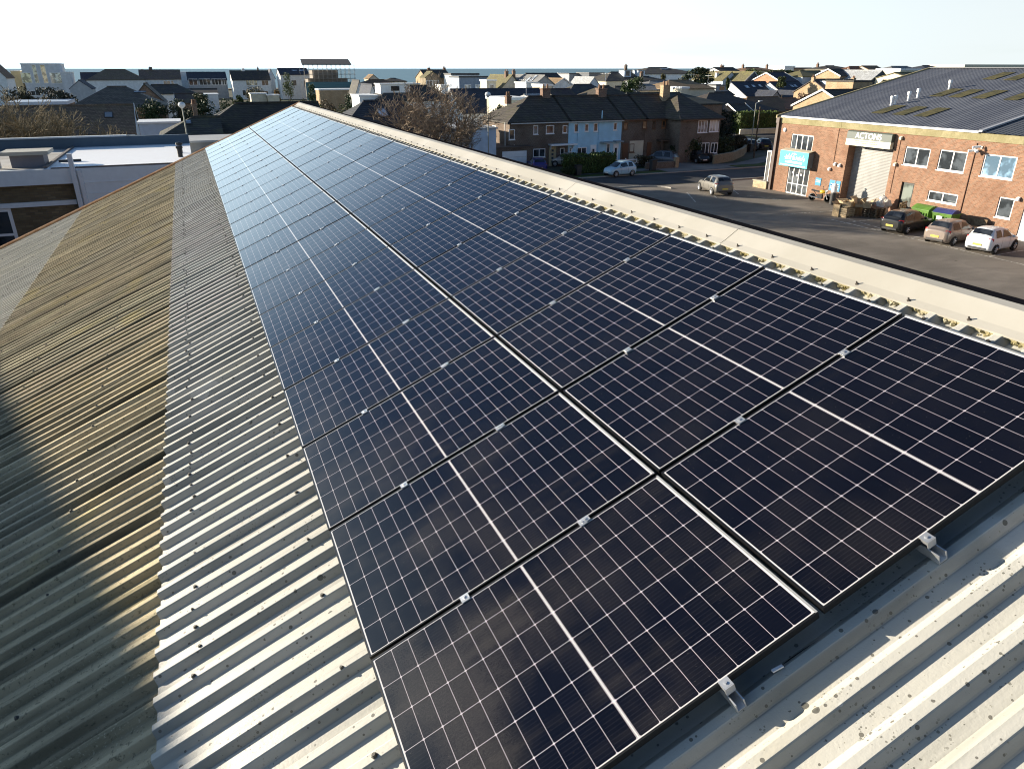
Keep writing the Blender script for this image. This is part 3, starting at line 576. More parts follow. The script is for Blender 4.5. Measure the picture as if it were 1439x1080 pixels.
s_ = thing('timber_crate', 'pale new timber crate standing in front of the cardboard pile', 'crate', (c1.x + .1, c1.y + .1, .02), .2)
m = MB()
for q in range(4): m.box(-.55, .55, -.42, -.395, .12 + q * .15, .24 + q * .15); m.box(-.55, -.525, -.39, .39, .12 + q * .15, .24 + q * .15); m.box(.525, .55, -.39, .39, .12 + q * .15, .24 + q * .15); m.box(-.55, .55, .395, .42, .12 + q * .15, .24 + q * .15)
m.build('crate_side', WOOD, s_); m = MB()
for x in (-.5, 0, .42): m.box(x, x + .09, -.4, .4, 0, .11)
m.build('skid', WOOD, s_); m = MB(); m.box(-.5, .5, -.38, .38, .74, .76); m.build('crate_lid', WOOD, s_)
rnd = random.Random(12); nb = 0
BOXL = ['flattened tan cardboard box leaning on the pale crate', 'open tan cardboard box on top of the pale crate', 'square cardboard box at the back of the pile', 'long cardboard box lying across the pallets', 'cardboard box with raised flaps nearest the shutter', 'small cardboard box on the pallet stack']
for dx, dy, z, w, d, h, a in ((-.2, .5, .02, .9, .5, .9, .3), (.1, 0, .79, .8, .6, .35, .5), (.9, .9, .02, .9, .8, 1.0, -.2), (1.2, -.2, .78, 1.3, .6, .25, .6), (1.7, .5, .02, .8, .7, 1.15, .2), (1.0, -.9, .78, .5, .5, .4, 1.0)):
    s_ = thing('cardboard_box', BOXL[nb], 'box', (c1.x + dx, c1.y + dy, z), a, 'cardboard boxes by the shutter'); nb += 1
    m = MB()
    m.box(-w / 2, w / 2, -d / 2, -d / 2 + .012, 0, h); m.box(-w / 2, w / 2, d / 2 - .012, d / 2, 0, h); m.box(-w / 2, -w / 2 + .012, -d / 2 + .012, d / 2 - .012, 0, h); m.box(w / 2 - .012, w / 2, -d / 2 + .012, d / 2 - .012, 0, h); m.box(-w / 2 + .012, w / 2 - .012, -d / 2 + .012, d / 2 - .012, 0, .012); m.build('carton', CARD, s_)
    m = MB(); m.obox((-w / 2, -d / 2, h), (w, 0, 0), (0, -d * .35, rnd.uniform(-.05, .25)), (0, .004, .01)); m.obox((-w / 2, d / 2, h), (w, 0, 0), (0, d * .3, rnd.uniform(-.1, .3)), (0, .004, .01)); m.build('flap', CARD, s_)
s_ = thing('rubbish_bag', 'heap of crumpled red and white rubbish sacks in front of the shutter', 'rubbish', (c0.x + 1.6, c0.y - .4, .02))
for q, (dx, dy, dz, r, col) in enumerate(((0, 0, .55, .42, (.50, .10, .05)), (-.3, -.3, .85, .34, (.72, .68, .6)), (.35, -.25, .8, .38, (.6, .56, .48)), (.1, .45, .75, .4, (.33, .27, .2)), (.3, .1, 1.15, .28, (.75, .72, .66)), (0, -.1, .25, .6, (.5, .42, .32)))):
    m = MB(); n = 10; rings = []
    for i in range(7):
        th = -1.4 + 2.8 * i / 6; rings.append((r * math.cos(th), r * math.sin(th)))
    m.lathe(rings, (dx, dy, dz), n); m.v = [(x + rnd.uniform(-.07, .07), y + rnd.uniform(-.07, .07), max(0, z + rnd.uniform(-.06, .06))) for x, y, z in m.v]; m.build('sack', plain(col, .6, 0, .2), s_)
def bin_(loc, rz, lab, body, lid):
    s_ = thing('wheelie_bin', lab, 'bin', loc, rz, 'large bins by the brick wall')
    m = MB(); m.prism([(-.6, -.48, .18), (.6, -.48, .18), (.68, -.55, 1.12), (-.68, -.55, 1.12)], (0, .001, 0)); m.v = []; m.f = []; m.m = []
    b, t_ = [(-.58, -.42), (.58, -.42), (.58, .42), (-.58, .42)], [(-.68, -.54), (.68, -.54), (.68, .54), (-.68, .54)]
    m.add([(x, y, .16) for x, y in b] + [(x, y, 1.12) for x, y in t_], [(3, 2, 1, 0), (4, 5, 6, 7)] + [(i, (i + 1) % 4, 4 + (i + 1) % 4, 4 + i) for i in range(4)])
    for q in range(6): x = -.55 + q * .2; m.obox((x, -.44, .25), (.07, 0, 0), (0, -.06, .0), (0, -.09, .7))
    m.box(-.72, .72, -.58, .58, 1.12, 1.17); m.build('body', body, s_)
    m = MB(); n = 9; vs = []
    for x in (-.7, .7): vs += [(x, -.57 + 1.14 * i / (n - 1), 1.172 + .26 * math.sin(math.pi * i / (n - 1))) for i in range(n)]
    m.add(vs, [(i, i + 1, n + i + 1, n + i) for i in range(n - 1)] + [tuple(range(n)), tuple(range(2 * n - 1, n - 1, -1))]); m.build('lid', lid, s_)
    for x in (-.5, .5):
        for y in (-.35, .35): m = MB(); m.lathe([(.09, -.03), (.1, 0), (.09, .03)], (x, y, .1), 10, 'x'); m.build('wheel', BLACK, s_)
    m = MB(); m.box(-.3, .1, -.615, -.600, .75, .98); m.build('label_plate', WT, s_)
GRN = plain((.11, .23, .035), .45); bn = gp(1303, 311)
bin_((47.35, 35.9, .02), R(-90), 'green wheeled bin with a green lid, the left of the pair by the wall', GRN, GRN)
bin_((47.3, 34.2, .02), R(-84), 'green wheeled bin with a dark blue lid, the right of the pair by the wall', GRN, plain((.035, .045, .16), .45))
s_ = thing('bench', 'small brown wooden bench against the brick wall right of the bins', 'bench', (48.2, 32.7, .02)); m = MB(); m.box(-.3, .3, -.7, .7, .42, .47); m.build('seat', WOOD2, s_); m = MB(); m.box(.25, .3, -.7, .7, .472, .95); m.build('backrest', WOOD2, s_)
for y in (-.6, .5): m = MB(); m.box(-.28, .24, y, y + .1, 0, .418); m.build('leg', WOOD2, s_)
q = gp(1166, 288); s_ = thing('gas_cylinder', 'white and black gas cylinder standing by the brick wall beside the motorcycle', 'cylinder', (q.x + .2, q.y, .02))
m = MB(); m.lathe([(.2, 0), (.22, .05), (.22, .9), (.2, .98)], (0, 0, 0), 14); m.build('lower_shell', DARKM, s_); m = MB(); m.lathe([(.2, .981), (.22, 1.0), (.22, 1.5), (.16, 1.66), (.05, 1.72)], (0, 0, 0), 14); m.build('upper_shell', WT, s_); m = MB(); m.lathe([(.05, 1.72), (.05, 1.85), (.09, 1.86), (.09, 1.9)], (0, 0, 0), 8); m.build('valve', ALU, s_)
# motorcycle
q = gp(1147, 284); bk = thing('motorcycle', 'black and yellow motorcycle parked beside the glazed entrance', 'motorcycle', (q.x + .3, q.y, .02), R(-72))
for x in (-.68, .68):
    m = MB(); m.lathe([(.24, -.05), (.31, -.05), (.325, 0), (.31, .05), (.24, .05)], (x, 0, .32), 20, 'y'); w_ = m.build('wheel', BLACK, bk, True)
    m = MB(); m.lathe([(.06, -.06), (.06, .06)], (x, 0, .32), 8, 'y')
    for k in range(6): a = k * math.pi / 3; m.tube((x, 0, .32), (x + .25 * math.cos(a), 0, .32 + .25 * math.sin(a)), .012, n=4)
    m.build('rim', ALU, w_)
m = MB(); m.tube((-.68, .1, .32), (-.15, .1, .4), .03); m.tube((-.68, -.1, .32), (-.15, -.1, .4), .03); m.tube((-.2, 0, .4), (.45, 0, .85), .035); m.tube((-.2, 0, .4), (-.55, 0, .78), .03); m.box(-.22, .22, -.14, .14, .25, .6); m.build('frame', DARKM, bk)
m = MB(); m.lathe([(.04, -.08), (.17, .0), (.2, .2), (.16, .42), (.05, .5)], (0, 0, 0), 10, 'x'); m.v = [(x + .0, y * .8, z * .8 + .83) for x, y, z in m.v]; m.build('fuel_tank', plain((.55, .36, .03), .3), bk, True)
m = MB(); m.prism([(-.75, -.13, .84), (-.05, -.13, .78), (-.02, -.13, .84), (-.3, -.13, .88), (-.78, -.13, .93)], (0, .26, 0)); m.build('saddle', BLACK, bk)
m = MB(); m.tube((.68, .09, .32), (.42, .09, .98), .028); m.tube((.68, -.09, .32), (.42, -.09, .98), .028); m.build('fork', ALU, bk)
m = MB(); m.tube((.40, 0, 1.0), (.34, .36, 1.08), .016); m.tube((.40, 0, 1.0), (.34, -.36, 1.08), .016); m.tube((.34, .3, 1.08), (.4, .42, 1.28), .01); m.tube((.34, -.3, 1.08), (.4, -.42, 1.28), .01); m.lathe([(.06, -.01), (.06, .01)], (.4, .44, 1.32), 8, 'x'); m.lathe([(.06, -.01), (.06, .01)], (.4, -.44, 1.32), 8, 'x'); m.build('handlebar', DARKM, bk)
m = MB(); m.lathe([(.03, 0), (.1, .06), (.11, .12)], (.48, 0, .92), 12, 'x'); m.build('headlight', ALU, bk)
m = MB(); m.prism([(.38, -.07, .62), (.66, -.07, .70), (.98, -.07, .56), (.98, -.07, .53), (.66, -.07, .66), (.38, -.07, .58)], (0, .14, 0)); m.build('mudguard', BLACK, bk)
m = MB(); m.tube((-.1, -.14, .3), (-.9, -.18, .42), .045, .055); m.build('exhaust', ALU, bk)
# ---------------------------------------------------------------- cars
RUBBER = plain((.015, .015, .016), .8); CGL = plain((.012, .015, .018), .06, 0, .1, .7)
CGL_ = glassm((.012, .014, .017)); PLATE_Y = plain((.70, .55, .08), .5); PLATE_W = plain((.75, .75, .72), .5); REDL = plain((.35, .012, .012), .25); LAMP = plain((.6, .62, .64), .15)
def paint(col, metal=.25):
    key = ('car', col, metal)
    if key not in MC:
        t = NT('car_paint'); t.b.inputs['Coat Weight'].default_value = .7; t.b.inputs['Coat Roughness'].default_value = .06
        f = t.noise(2.5, 4); MC[key] = t.out(t.mix(f, sc(col, .9), sc(col, 1.06)), .38, metal)
    return MC[key]
STY = {   # x stations from the tail (0) to the nose (1): (x, bottom, belt, top, half width belt, half width top)
 'hatch': (3.95, .86, [(0, .42, .80, .86, .60, .50), (.012, .30, .86, .95, .72, .58), (.03, .24, .90, 1.00, .80, .62), (.06, .21, .93, 1.16, .83, .58), (.11, .20, .94, 1.37, .85, .57), (.16, .20, .94, 1.44, .86, .57), (.28, .20, .93, 1.475, .86, .585), (.42, .20, .92, 1.475, .86, .585), (.54, .20, .91, 1.43, .86, .575), (.62, .20, .91, 1.25, .855, .60), (.70, .20, .91, 1.02, .85, .66), (.74, .20, .90, .95, .84, .70), (.86, .21, .82, .86, .81, .66), (.94, .24, .70, .76, .74, .58), (.985, .30, .58, .64, .62, .5), (1, .38, .52, .56, .5, .42)]),
 'mini': (3.5, .81, [(0, .42, .80, .86, .58, .50), (.012, .30, .86, .95, .70, .58), (.03, .24, .90, 1.02, .76, .60), (.06, .21, .92, 1.20, .79, .57), (.11, .20, .93, 1.38, .80, .56), (.17, .20, .93, 1.46, .81, .56), (.30, .20, .93, 1.485, .81, .575), (.44, .20, .92, 1.47, .81, .575), (.57, .20, .91, 1.40, .81, .56), (.66, .20, .91, 1.20, .80, .59), (.75, .20, .91, 1.0, .79, .63), (.79, .20, .90, .95, .78, .64), (.89, .22, .82, .87, .75, .6), (.95, .25, .70, .77, .68, .52), (.985, .30, .58, .64, .57, .45), (1, .38, .52, .56, .46, .38)]),
 'suv': (4.3, .9, [(0, .5, .90, .96, .66, .55), (.012, .36, .96, 1.05, .78, .62), (.03, .30, 1.0, 1.12, .84, .65), (.06, .27, 1.02, 1.30, .87, .62), (.11, .26, 1.03, 1.49, .89, .61), (.17, .26, 1.03, 1.57, .9, .61), (.30, .26, 1.02, 1.60, .9, .62), (.44, .26, 1.01, 1.59, .9, .62), (.55, .26, 1.0, 1.53, .9, .61), (.62, .26, 1.0, 1.34, .89, .64), (.69, .26, 1.0, 1.12, .89, .70), (.73, .26, .99, 1.05, .88, .74), (.86, .27, .92, .96, .85, .70), (.94, .30, .78, .86, .78, .62), (.985, .36, .62, .72, .66, .54), (1, .44, .56, .62, .54, .46)]),
 'mpv': (4.1, .86, [(0, .45, .86, .92, .64, .55), (.012, .32, .94, 1.05, .76, .62), (.03, .26, .97, 1.2, .82, .62), (.06, .23, .99, 1.40, .84, .60), (.11, .22, 1.0, 1.58, .86, .59), (.18, .22, 1.0, 1.64, .86, .59), (.32, .22, .99, 1.66, .86, .6), (.46, .22, .98, 1.65, .86, .6), (.58, .22, .97, 1.57, .86, .59), (.68, .22, .97, 1.32, .85, .62), (.77, .22, .96, 1.08, .84, .67), (.81, .22, .95, 1.0, .83, .7), (.89, .24, .86, .92, .8, .66), (.95, .28, .72, .8, .72, .56), (.985, .34, .6, .66, .6, .48), (1, .42, .54, .58, .5, .42)]),
}
def car(style, loc, rz, label, col, roofcol=None, metal=.25, rimc=None, plate_rear=PLATE_Y, group='parked cars', cat='car', wiper=True):
    Ln, hw, stt = STY[style]; root = thing('parked_car', label, cat, loc, rz, group); P = paint(col, metal)
    def st(x):
        for a, b in zip(stt[:-1], stt[1:]):
            if a[0] <= x <= b[0]:
                k = (x - a[0]) / (b[0] - a[0]); k = k * k * (3 - 2 * k) * .35 + k * .65; return [p + (q - p) * k for p, q in zip(a, b)]
        return list(stt[-1])
    def ring(x):
        _, zb, zl, zt, wl, wt = st(x); g = zt - zl; r = min(.09, g * .35)
        return [(0, zb), (wl * .80, zb), (wl * .95, zb + .06), (wl * .99, zb + (zl - zb) * .3), (wl * 1.0, zb + (zl - zb) * .62), (wl * .985, zl - .05), (wl * .95, zl), (wl * .95 + (wt - wl * .95) * .33, zl + g * .33), (wl * .95 + (wt - wl * .95) * .66, zl + g * .66), (wt, zt - r), (wt * .90, zt - r * .35), (wt * .6, zt), (0, zt + .012)]
    NX = 56; xs = [i / NX for i in range(NX + 1)]; xs = sorted(set(xs) | {.006, .012, .02, .04, .985, .995}); rs = [ring(x) for x in xs]; nr = len(rs[0])
    def X(x): return (x - .5) * Ln
    vs, fs, mi = [], [], []
    for x, r in zip(xs, rs): vs += [(X(x), y, z) for y, z in r] + [(X(x), -y, z) for y, z in r[-2:0:-1]]
    k = 2 * nr - 2
    for i in range(len(xs) - 1):
        for j in range(k): fs.append((i * k + j, i * k + (j + 1) % k, (i + 1) * k + (j + 1) % k, (i + 1) * k + j)); mi.append(1 if roofcol and 9 <= min(j, k - 1 - j) <= 12 and .13 < xs[i] < .56 else 0)
    m = MB(); m.add(vs, fs); m.m = mi; m.add([vs[q] for q in range(k)], [tuple(range(k))]); m.add(vs[-k:], [tuple(range(k - 1, -1, -1))])
    m.build('body', [P, roofcol or P], root, True)
    def patch(x0, x1, j0, j1, off, mat, name, nx=10, sides=(1, -1), skew=0.0, parent=None):
        m = MB()
        for s in sides:
            g = []
            for i in range(nx + 1):
                row = []
                for j in range(5):
                    jj = j0 + (j1 - j0) * j / 4; xx = x0 + (x1 - x0) * i / nx + skew * (j / 4) * (1 - 2 * i / nx); r = ring(xx); a = int(min(jj, nr - 1.001)); q = jj - a
                    y = r[a][0] + (r[a + 1][0] - r[a][0]) * q; z = r[a][1] + (r[a + 1][1] - r[a][1]) * q; row.append(Vector((X(xx), s * y, z)))
                g.append(row)
            c = Vector((0, 0, .75)); vs = []
            for row in g:
                for p in row: n = Vector((0 if .09 < (p.x / Ln + .5) < .6 else (p.x - 0) * .35, p.y, (p.z - .75) * 1.2)); vs.append(p + n.normalized() * off)
            m.add(vs, [((i) * 5 + j, (i + 1) * 5 + j, (i + 1) * 5 + j + 1, i * 5 + j + 1) for i in range(nx) for j in range(4)])
        return m.build(name, mat, parent or root, True)
    a_ = .14 if style != 'mini' else .15; wsx = .60 if style in ('hatch', 'suv') else .655
    patch(a_, .34, 6.25, 8.9, .010, CGL_, 'window', skew=.03); patch(.355, wsx, 6.25, 8.9, .010, CGL_, 'window', skew=.05)
    for xa in (.347, .60): patch(xa, xa + .006, 3.0, 6.1, .004, BLACK, 'door_seam', 2)
    # windscreen and tailgate glass run right across, over the top rows
    def screen(xa, xb, name, mat=CGL_):
        m = MB(); nx = 8; g = []
        for i in range(nx + 1):
            r = ring(xa + (xb - xa) * i / nx); w = r[9][0] * .93; zt = r[11][1] + .004; g.append([(X(xa + (xb - xa) * i / nx), w * q, zt - .035 * q * q * (1 if abs(q) == 1 else .3)) for q in (-1, -.6, 0, .6, 1)])
        s = 1 if xa > .5 else -1
        vs = [(x + s * .014, y, z + .014) for row in g for x, y, z in row]; m.add(vs, [(i * 5 + j, (i + 1) * 5 + j, (i + 1) * 5 + j + 1, i * 5 + j + 1) for i in range(nx) for j in range(4)]); return m.build(name, mat, root, True)
    screen(.055 if style != 'mini' else .05, .135, 'rear_window'); xb = {'hatch': (.565, .715), 'mini': (.59, .775), 'suv': (.565, .71), 'mpv': (.60, .79)}[style]; screen(xb[0], xb[1], 'windscreen')
    wr = .31 if style != 'suv' else .35; wx = (.19, .81)
    for x in wx:
        for s in (1, -1):
            yo = s * (hw - .01); m = MB(); m.lathe([(wr + .055, -.02), (wr + .05, .012)], (X(x), yo - s * .015, wr + .01), 20, 'y'); m.build('wheel_arch', BLACK, root)
            m = MB(); m.lathe([(wr * .66, -.09), (wr * .95, -.1), (wr, -.05), (wr, .05), (wr * .95, .09), (wr * .66, .085)], (X(x), yo - s * .05, wr), 22, 'y'); w_ = m.build('wheel', RUBBER, root, True)
            m = MB(); m.lathe([(wr * .64, 0), (wr * .66, s * .012), (wr * .60, s * .012), (wr * .58, s * .004)], (X(x), yo - s * .05 + s * .075, wr), 20, 'y')
            for q in range(7):
                a = q * 2 * math.pi / 7; b0, b1 = Vector((X(x), yo + s * .036, wr)), Vector((X(x) + wr * .6 * math.cos(a), yo + s * .034, wr + wr * .6 * math.sin(a))); m.tube(b0, b1, .03, .035, 5)
            m.build('rim', rimc or ALU, w_)
    _, zb, zl, zt, wl, wt = st(.02)
    for s in (1, -1):
        m = MB(); m.add([(X(.012) - .03, s * wl * .62, zl - .12), (X(.012) - .02, s * wl * .86, zl - .14), (X(.055), s * (st(.055)[4] + .006), zl - .06), (X(.06), s * (st(.06)[4] + .004), zl + .10), (X(.03) - .03, s * wl * .80, zl + .12), (X(.012) - .03, s * wl * .62, zl + .02)], [(0, 1, 4, 5), (1, 2, 3, 4)]); m.build('tail_light', REDL, root)
        e = st(.95); m = MB(); m.add([(X(.985) + .015, s * .36, .58), (X(.97), s * e[4] * .86, .62), (X(.93), s * (e[4] + .02), .70), (X(.925), s * (e[4] - .03), .79), (X(.955) + .01, s * e[4] * .62, .72)], [(0, 1, 4), (1, 2, 3, 4)]); m.build('headlight', LAMP, root)
        xm = .615 if style != 'mini' else .64; m = MB(); m.lathe([(.02, -.1), (.075, -.06), (.08, .05), (.03, .09)], (0, 0, 0), 8, 'y'); m.v = [(X(xm) + x * .6, s * (hw + .08) + y, zl + .08 + z) for x, y, z in m.v]; m.tube((X(xm), s * (hw - .06), zl + .05), (X(xm), s * (hw + .02), zl + .07), .02); m.build('door_mirror', P, root, True)
        m = MB(); m.box(X(.40), X(.44), s * hw * 1.0 - .006, s * hw * 1.0 + .012, zl - .12, zl - .09); m.build('door_handle', P, root)
    m = MB(); m.box(X(0) - .028, X(0) + .02, -.26, .26, .56 if style in ('suv', 'mpv') else .50, .68 if style in ('suv', 'mpv') else .62); m.build('number_plate', plate_rear, root)
    m = MB(); m.box(X(1) - .05, X(1) + .014, -.26, .26, .40, .51); m.build('number_plate', PLATE_W, root)
    m = MB(); m.box(X(0) - .012, X(.01), -wl * .72, wl * .72, zb + .02, zb + .13); m.build('bumper_trim', DARKM, root)
    m = MB(); m.box(X(.99) - .03, X(1) + .008, -.34, .34, .30, .40); m.build('grille', DARKM, root)
    return root
def carat(style, wheel, rz, *a, which=(.19, -1), **k):      # put a wheel's contact patch on a ground point
    Ln, hw, _ = STY[style]; l = Vector(((which[0] - .5) * Ln, which[1] * hw, 0)); c, s = math.cos(rz), math.sin(rz); q = gp(*wheel, .03)
    return car(style, (q.x - l.x * c + l.y * s, q.y - l.x * s - l.y * c, .02), rz, *a, **k)
carat('hatch', (1273.7, 329.5), R(7), 'black hatchback parked nearest the green bins with a yellow plate', (.012, .013, .014))
carat('hatch', (1339, 345.5), R(7), 'bronze grey hatchback parked between the black and white cars', (.27, .22, .19), metal=.4)
carat('mini', (1397.5, 357.5), R(8), 'small white hatchback parked right of the bronze car', (.72, .75, .78), metal=.0)
car('hatch', (45.9, 22.2, .02), R(6), 'pale car cut off by the right edge at the end of the parked row', (.7, .68, .62))
carat('suv', (999, 274), math.atan2((gp(974, 264.5) - gp(999, 274)).y, (gp(974, 264.5) - gp(999, 274)).x), 'silver grey hatchback with a dark roof edge parked alone in the open yard', (.22, .21, .19), metal=.4, which=(.19, 1), roofcol=None)
carat('mini', (888.4, 247.0), math.atan2((gp(861.4, 249.6) - gp(888.4, 247.0)).y, (gp(861.4, 249.6) - gp(888.4, 247.0)).x), 'pale blue small car parked on the road before the white fence', (.42, .60, .70), metal=.0, which=(.19, 1))
car('mpv', (49.6, 72.6, .03), R(125), 'dark grey people carrier on the drive behind the white fence', (.10, .11, .125), metal=.3)
car('mini', (55.2, 73.2, .03), R(-92), 'black small car facing the road on the pale drive', (.012, .012, .013))
q = gp(765, 243); car('hatch', (q.x - .2, q.y + 1.5, .02), R(75), 'dark purple car parked by the panelled front door', (.05, .035, .20))
q = gp(803, 236); car('mini', (q.x, q.y + 2.0, .02), R(160), 'beige car half hidden behind the clipped round hedge', (.50, .46, .40))
q = gp(1050, 211); car('hatch', (q.x, q.y, .02), R(70), 'dark car at the near kerb of the side road', (.02, .025, .03))
q = gp(1074, 210); car('hatch', (q.x, q.y + .5, .02), R(65), 'black car with red tail lights on the side road beside the hedge', (.015, .015, .02))
# ---------------------------------------------------------------- houses
def house(label, x, y, lx, ly, ez, rz, axis='x', hip=0.0, roof=None, wall=None, name='house', over=.3, rzrot=0.0, chim=(), wins=(), barge=None, dormers=(), skyl=(), cat='house', solar=(), z0=0.0, group='houses beyond the warehouse', aerial=False, fine=False, hipends=(1, 1), gutter=None):
    """footprint lx by ly centred on (x, y), front wall facing -y; axis = direction of the ridge; hip = run of the hips"""
    t = thing(name, label, cat, (x, y, z0), rzrot, group); hx, hy = lx / 2, ly / 2
    m = MB(); m.box(-hx, hx, -hy, hy, 0, ez)
    if axis == 'x' and rz > ez:
        for s, q in ((-1, hipends[0]), (1, hipends[1])):
            if not (hip and q): m.prism([(s * hx, -hy, ez), (s * hx, hy, ez), (s * hx, 0, rz - .06)], (-s * .15, 0, 0))
    elif axis == 'y' and rz > ez:
        for s, q in ((-1, hipends[0]), (1, hipends[1])):
            if not (hip and q): m.prism([(-hx, s * hy, ez), (hx, s * hy, ez), (0, s * hy, rz - .06)], (0, -s * .15, 0))
    wl = m.build('wall', wall, t); r = None
    if axis == 'flat':
        m = MB(); m.box(-hx - over, hx + over, -hy - over, hy + over, ez + .003, rz); r = m.build('roof', roof, t)
    else:
        a, b = (hx, hy) if axis == 'x' else (hy, hx); m = MB(); sl = (rz - ez) / b; eb = b + over; et = ez - over * sl; th = .16
        def P(p, q, z): return (p, q, z) if axis == 'x' else (-q, p, z)
        e0 = a + (over if (hip and hipends[0]) else .18); e1 = a + (over if (hip and hipends[1]) else .18)
        r0 = a - hip if (hip and hipends[0]) else e0; r1 = a - hip if (hip and hipends[1]) else e1
        vs = [P(-e0, -eb, et), P(e1, -eb, et), P(e1, eb, et), P(-e0, eb, et), P(-r0, 0, rz), P(r1, 0, rz)]
        lo = [(p[0], p[1], p[2] - th) for p in vs]
        m.add(vs + lo, [(0, 1, 5, 4), (2, 3, 4, 5), (3, 0, 4), (1, 2, 5), (6, 10, 11, 7), (8, 11, 10, 9), (9, 10, 6), (7, 11, 8), (0, 6, 7, 1), (1, 7, 8, 2), (2, 8, 9, 3), (3, 9, 6, 0)] if hip else
              [(0, 1, 5, 4), (2, 3, 4, 5), (6, 10, 11, 7), (8, 11, 10, 9), (0, 6, 7, 1), (2, 8, 9, 3), (1, 7, 11, 5), (5, 11, 8, 2), (0, 4, 10, 6), (4, 3, 9, 10)])
        r = m.build('roof', roof, t)
        m = MB(); rl = 8; p, q = P(-r0, 0, rz), P(r1, 0, rz); m.tube(Vector(p) + Vector((0, 0, .0)), Vector(q), .13, n=6); m.build('ridge_tiles', roof, r)
        if gutter:
            for s in (-1, 1): m = MB(); m.obox(P(-a, s * (eb + .0), et - .2), Vector(P(2 * a, 0, 0)), Vector(P(0, s * .1, 0)), (0, 0, .1)); m.build('gutter', gutter, r)
        if barge:
            for s, q, e in ((-1, hipends[0], e0), (1, hipends[1], e1)):
                if hip and q: continue
                m = MB()
                for w in (-1, 1):
                    o = P(s * (e + .002), w * eb, et - .22); k = Vector(P(s * (e + .002), 0, rz - .10)) - Vector(o); m.obox(o, k, Vector(P(s * .05, 0, 0)), (0, 0, .28))
                m.build('barge_board', barge, r)
        def on(fx, fy): # roof height over the footprint fraction
            d = abs(fy * hy) if axis == 'x' else abs(fx * hx); return rz - sl * d
        for c in chim:
            fx, fy, h = c[:3]; w = c[3] if len(c) > 3 else .5; m = MB(); X, Y = fx * hx, fy * hy; zt = rz + h
            m.box(X - w, X + w, Y - .35, Y + .35, on(fx, fy) - .5, zt); m.box(X - w - .06, X + w + .06, Y - .41, Y + .41, zt + .002, zt + .12); ch = m.build('chimney', c[4] if len(c) > 4 else brickm((.17, .09, .055)), r)
            for k in (-.25, .25):
                m = MB(); m.lathe([(.13, zt + .12), (.10, zt + .55)], (X + k * w * 2, Y, 0), 8); m.build('chimney_pot', plain((.26, .14, .08), .8), ch)
        for fx, fy, w, l in skyl:      # roof lights lie on the slope towards us (or the left slope)
            m = MB()
            if axis == 'x':
                sg = -1 if fy < 0 else 1; X, Y = fx * hx, fy * hy; n = Vector((0, sg * sl, 1)).normalized(); d = Vector((0, -sg, sl)).normalized(); ax = Vector((1, 0, 0))
            else:
                sg = -1 if fx < 0 else 1; X, Y = fx * hx, fy * hy; n = Vector((sg * sl, 0, 1)).normalized(); d = Vector((-sg, 0, sl)).normalized(); ax = Vector((0, 1, 0))
            o = Vector((X, Y, on(fx, fy))) + n * .02 - ax * w / 2 - d * l / 2; m.obox(o, ax * w, d * l, n * .06, 0); k = m.build('roof_window', DARKM, r); m = MB(); o2 = o + n * .066 + ax * .07 + d * .07; m.quad(o2, o2 + ax * (w - .14), o2 + ax * (w - .14) + d * (l - .14), o2 + d * (l - .14)); m.build('pane', glassm((.22, .24, .26)), k)
        for fx0, fx1, nrow, rows in solar:
            m = MB(); n = Vector((0, -sl, 1)).normalized(); d = Vector((0, 1, sl)).normalized(); o = Vector((fx0 * hx, -.8 * hy, on(0, -.8))) + n * .08; m.obox(o, ((fx1 - fx0) * hx, 0, 0), d * hy * .6, n * .04); m.build('solar_array', plain((.03, .035, .05), .1), r)
        for fx, w, h, dep, dm, rm, fy in dormers:
            X = fx * hx; yf = fy * hy; zb = on(fx, fy) - .15; m = MB(); m.box(X - w / 2, X + w / 2, yf, yf + dep, zb, zb + h); dk = m.build('dormer', dm, r)
            m = MB(); m.box(X - w / 2 - .15, X + w / 2 + .15, yf - .15, yf + dep, zb + h + .003, zb + h + .16); m.build('dormer_roof', rm, dk)
            m = MB(); ww = min(w - .5, 1.3); m.box(X - ww / 2, X + ww / 2, yf - .03, yf - .002, zb + .4, zb + h - .2); m.build('dormer_window', GLASS, dk)
    if aerial and r:
        m = MB(); m.tube((.1 * hx, .1 * hy, rz), (.1 * hx, .1 * hy, rz + 2.0), .03, n=5); m.tube((.1 * hx - .8, .1 * hy, rz + 1.8), (.1 * hx + .8, .1 * hy, rz + 1.8), .02, n=4)
        for k in range(6): m.tube((.1 * hx - .7 + k * .28, .1 * hy - .3, rz + 1.8), (.1 * hx - .7 + k * .28, .1 * hy + .3, rz + 1.8), .015, n=4)
        m.build('aerial', ALU, r)
    for wn in wins:
        f, u, z, w, h = wn[:5]; nx = wn[5] if len(wn) > 5 else 2; fr = wn[6] if len(wn) > 6 else UPVC; gl = wn[7] if len(wn) > 7 else GLASS
        if f == 'f': p, rt = (u * hx - w / 2, -hy, z), (1, 0, 0)
        elif f == 'l': p, rt = (-hx, u * hy + w / 2, z), (0, -1, 0)
        else: p, rt = (hx, u * hy - w / 2, z), (0, 1, 0)
        window(t, p, rt, w, h, nx, 1, frame=fr, glass=gl, t=.08 if fine else .13, sill=fine)
    return t
R_BROWN = tilem((.155, .09, .052)); R_DARK = tilem((.055, .05, .048), mk=.35); R_NAVY = tilem((.04, .046, .065), mk=.1); R_MOSS = tilem((.13, .115, .06), (.20, .185, .06), .7); R_GREY = tilem((.19, .19, .19), (.22, .21, .15), .3); R_TAN = tilem((.22, .15, .085), (.2, .17, .08), .4); R_RED = tilem((.22, .105, .06), (.15, .12, .06), .35); R_PALE = tilem((.34, .35, .36), (.3, .3, .25), .3); R_WHITE = plain((.74, .74, .73), .5); R_BLACKT = tilem((.060, .050, .040), (.07, .068, .03), .6, .36)
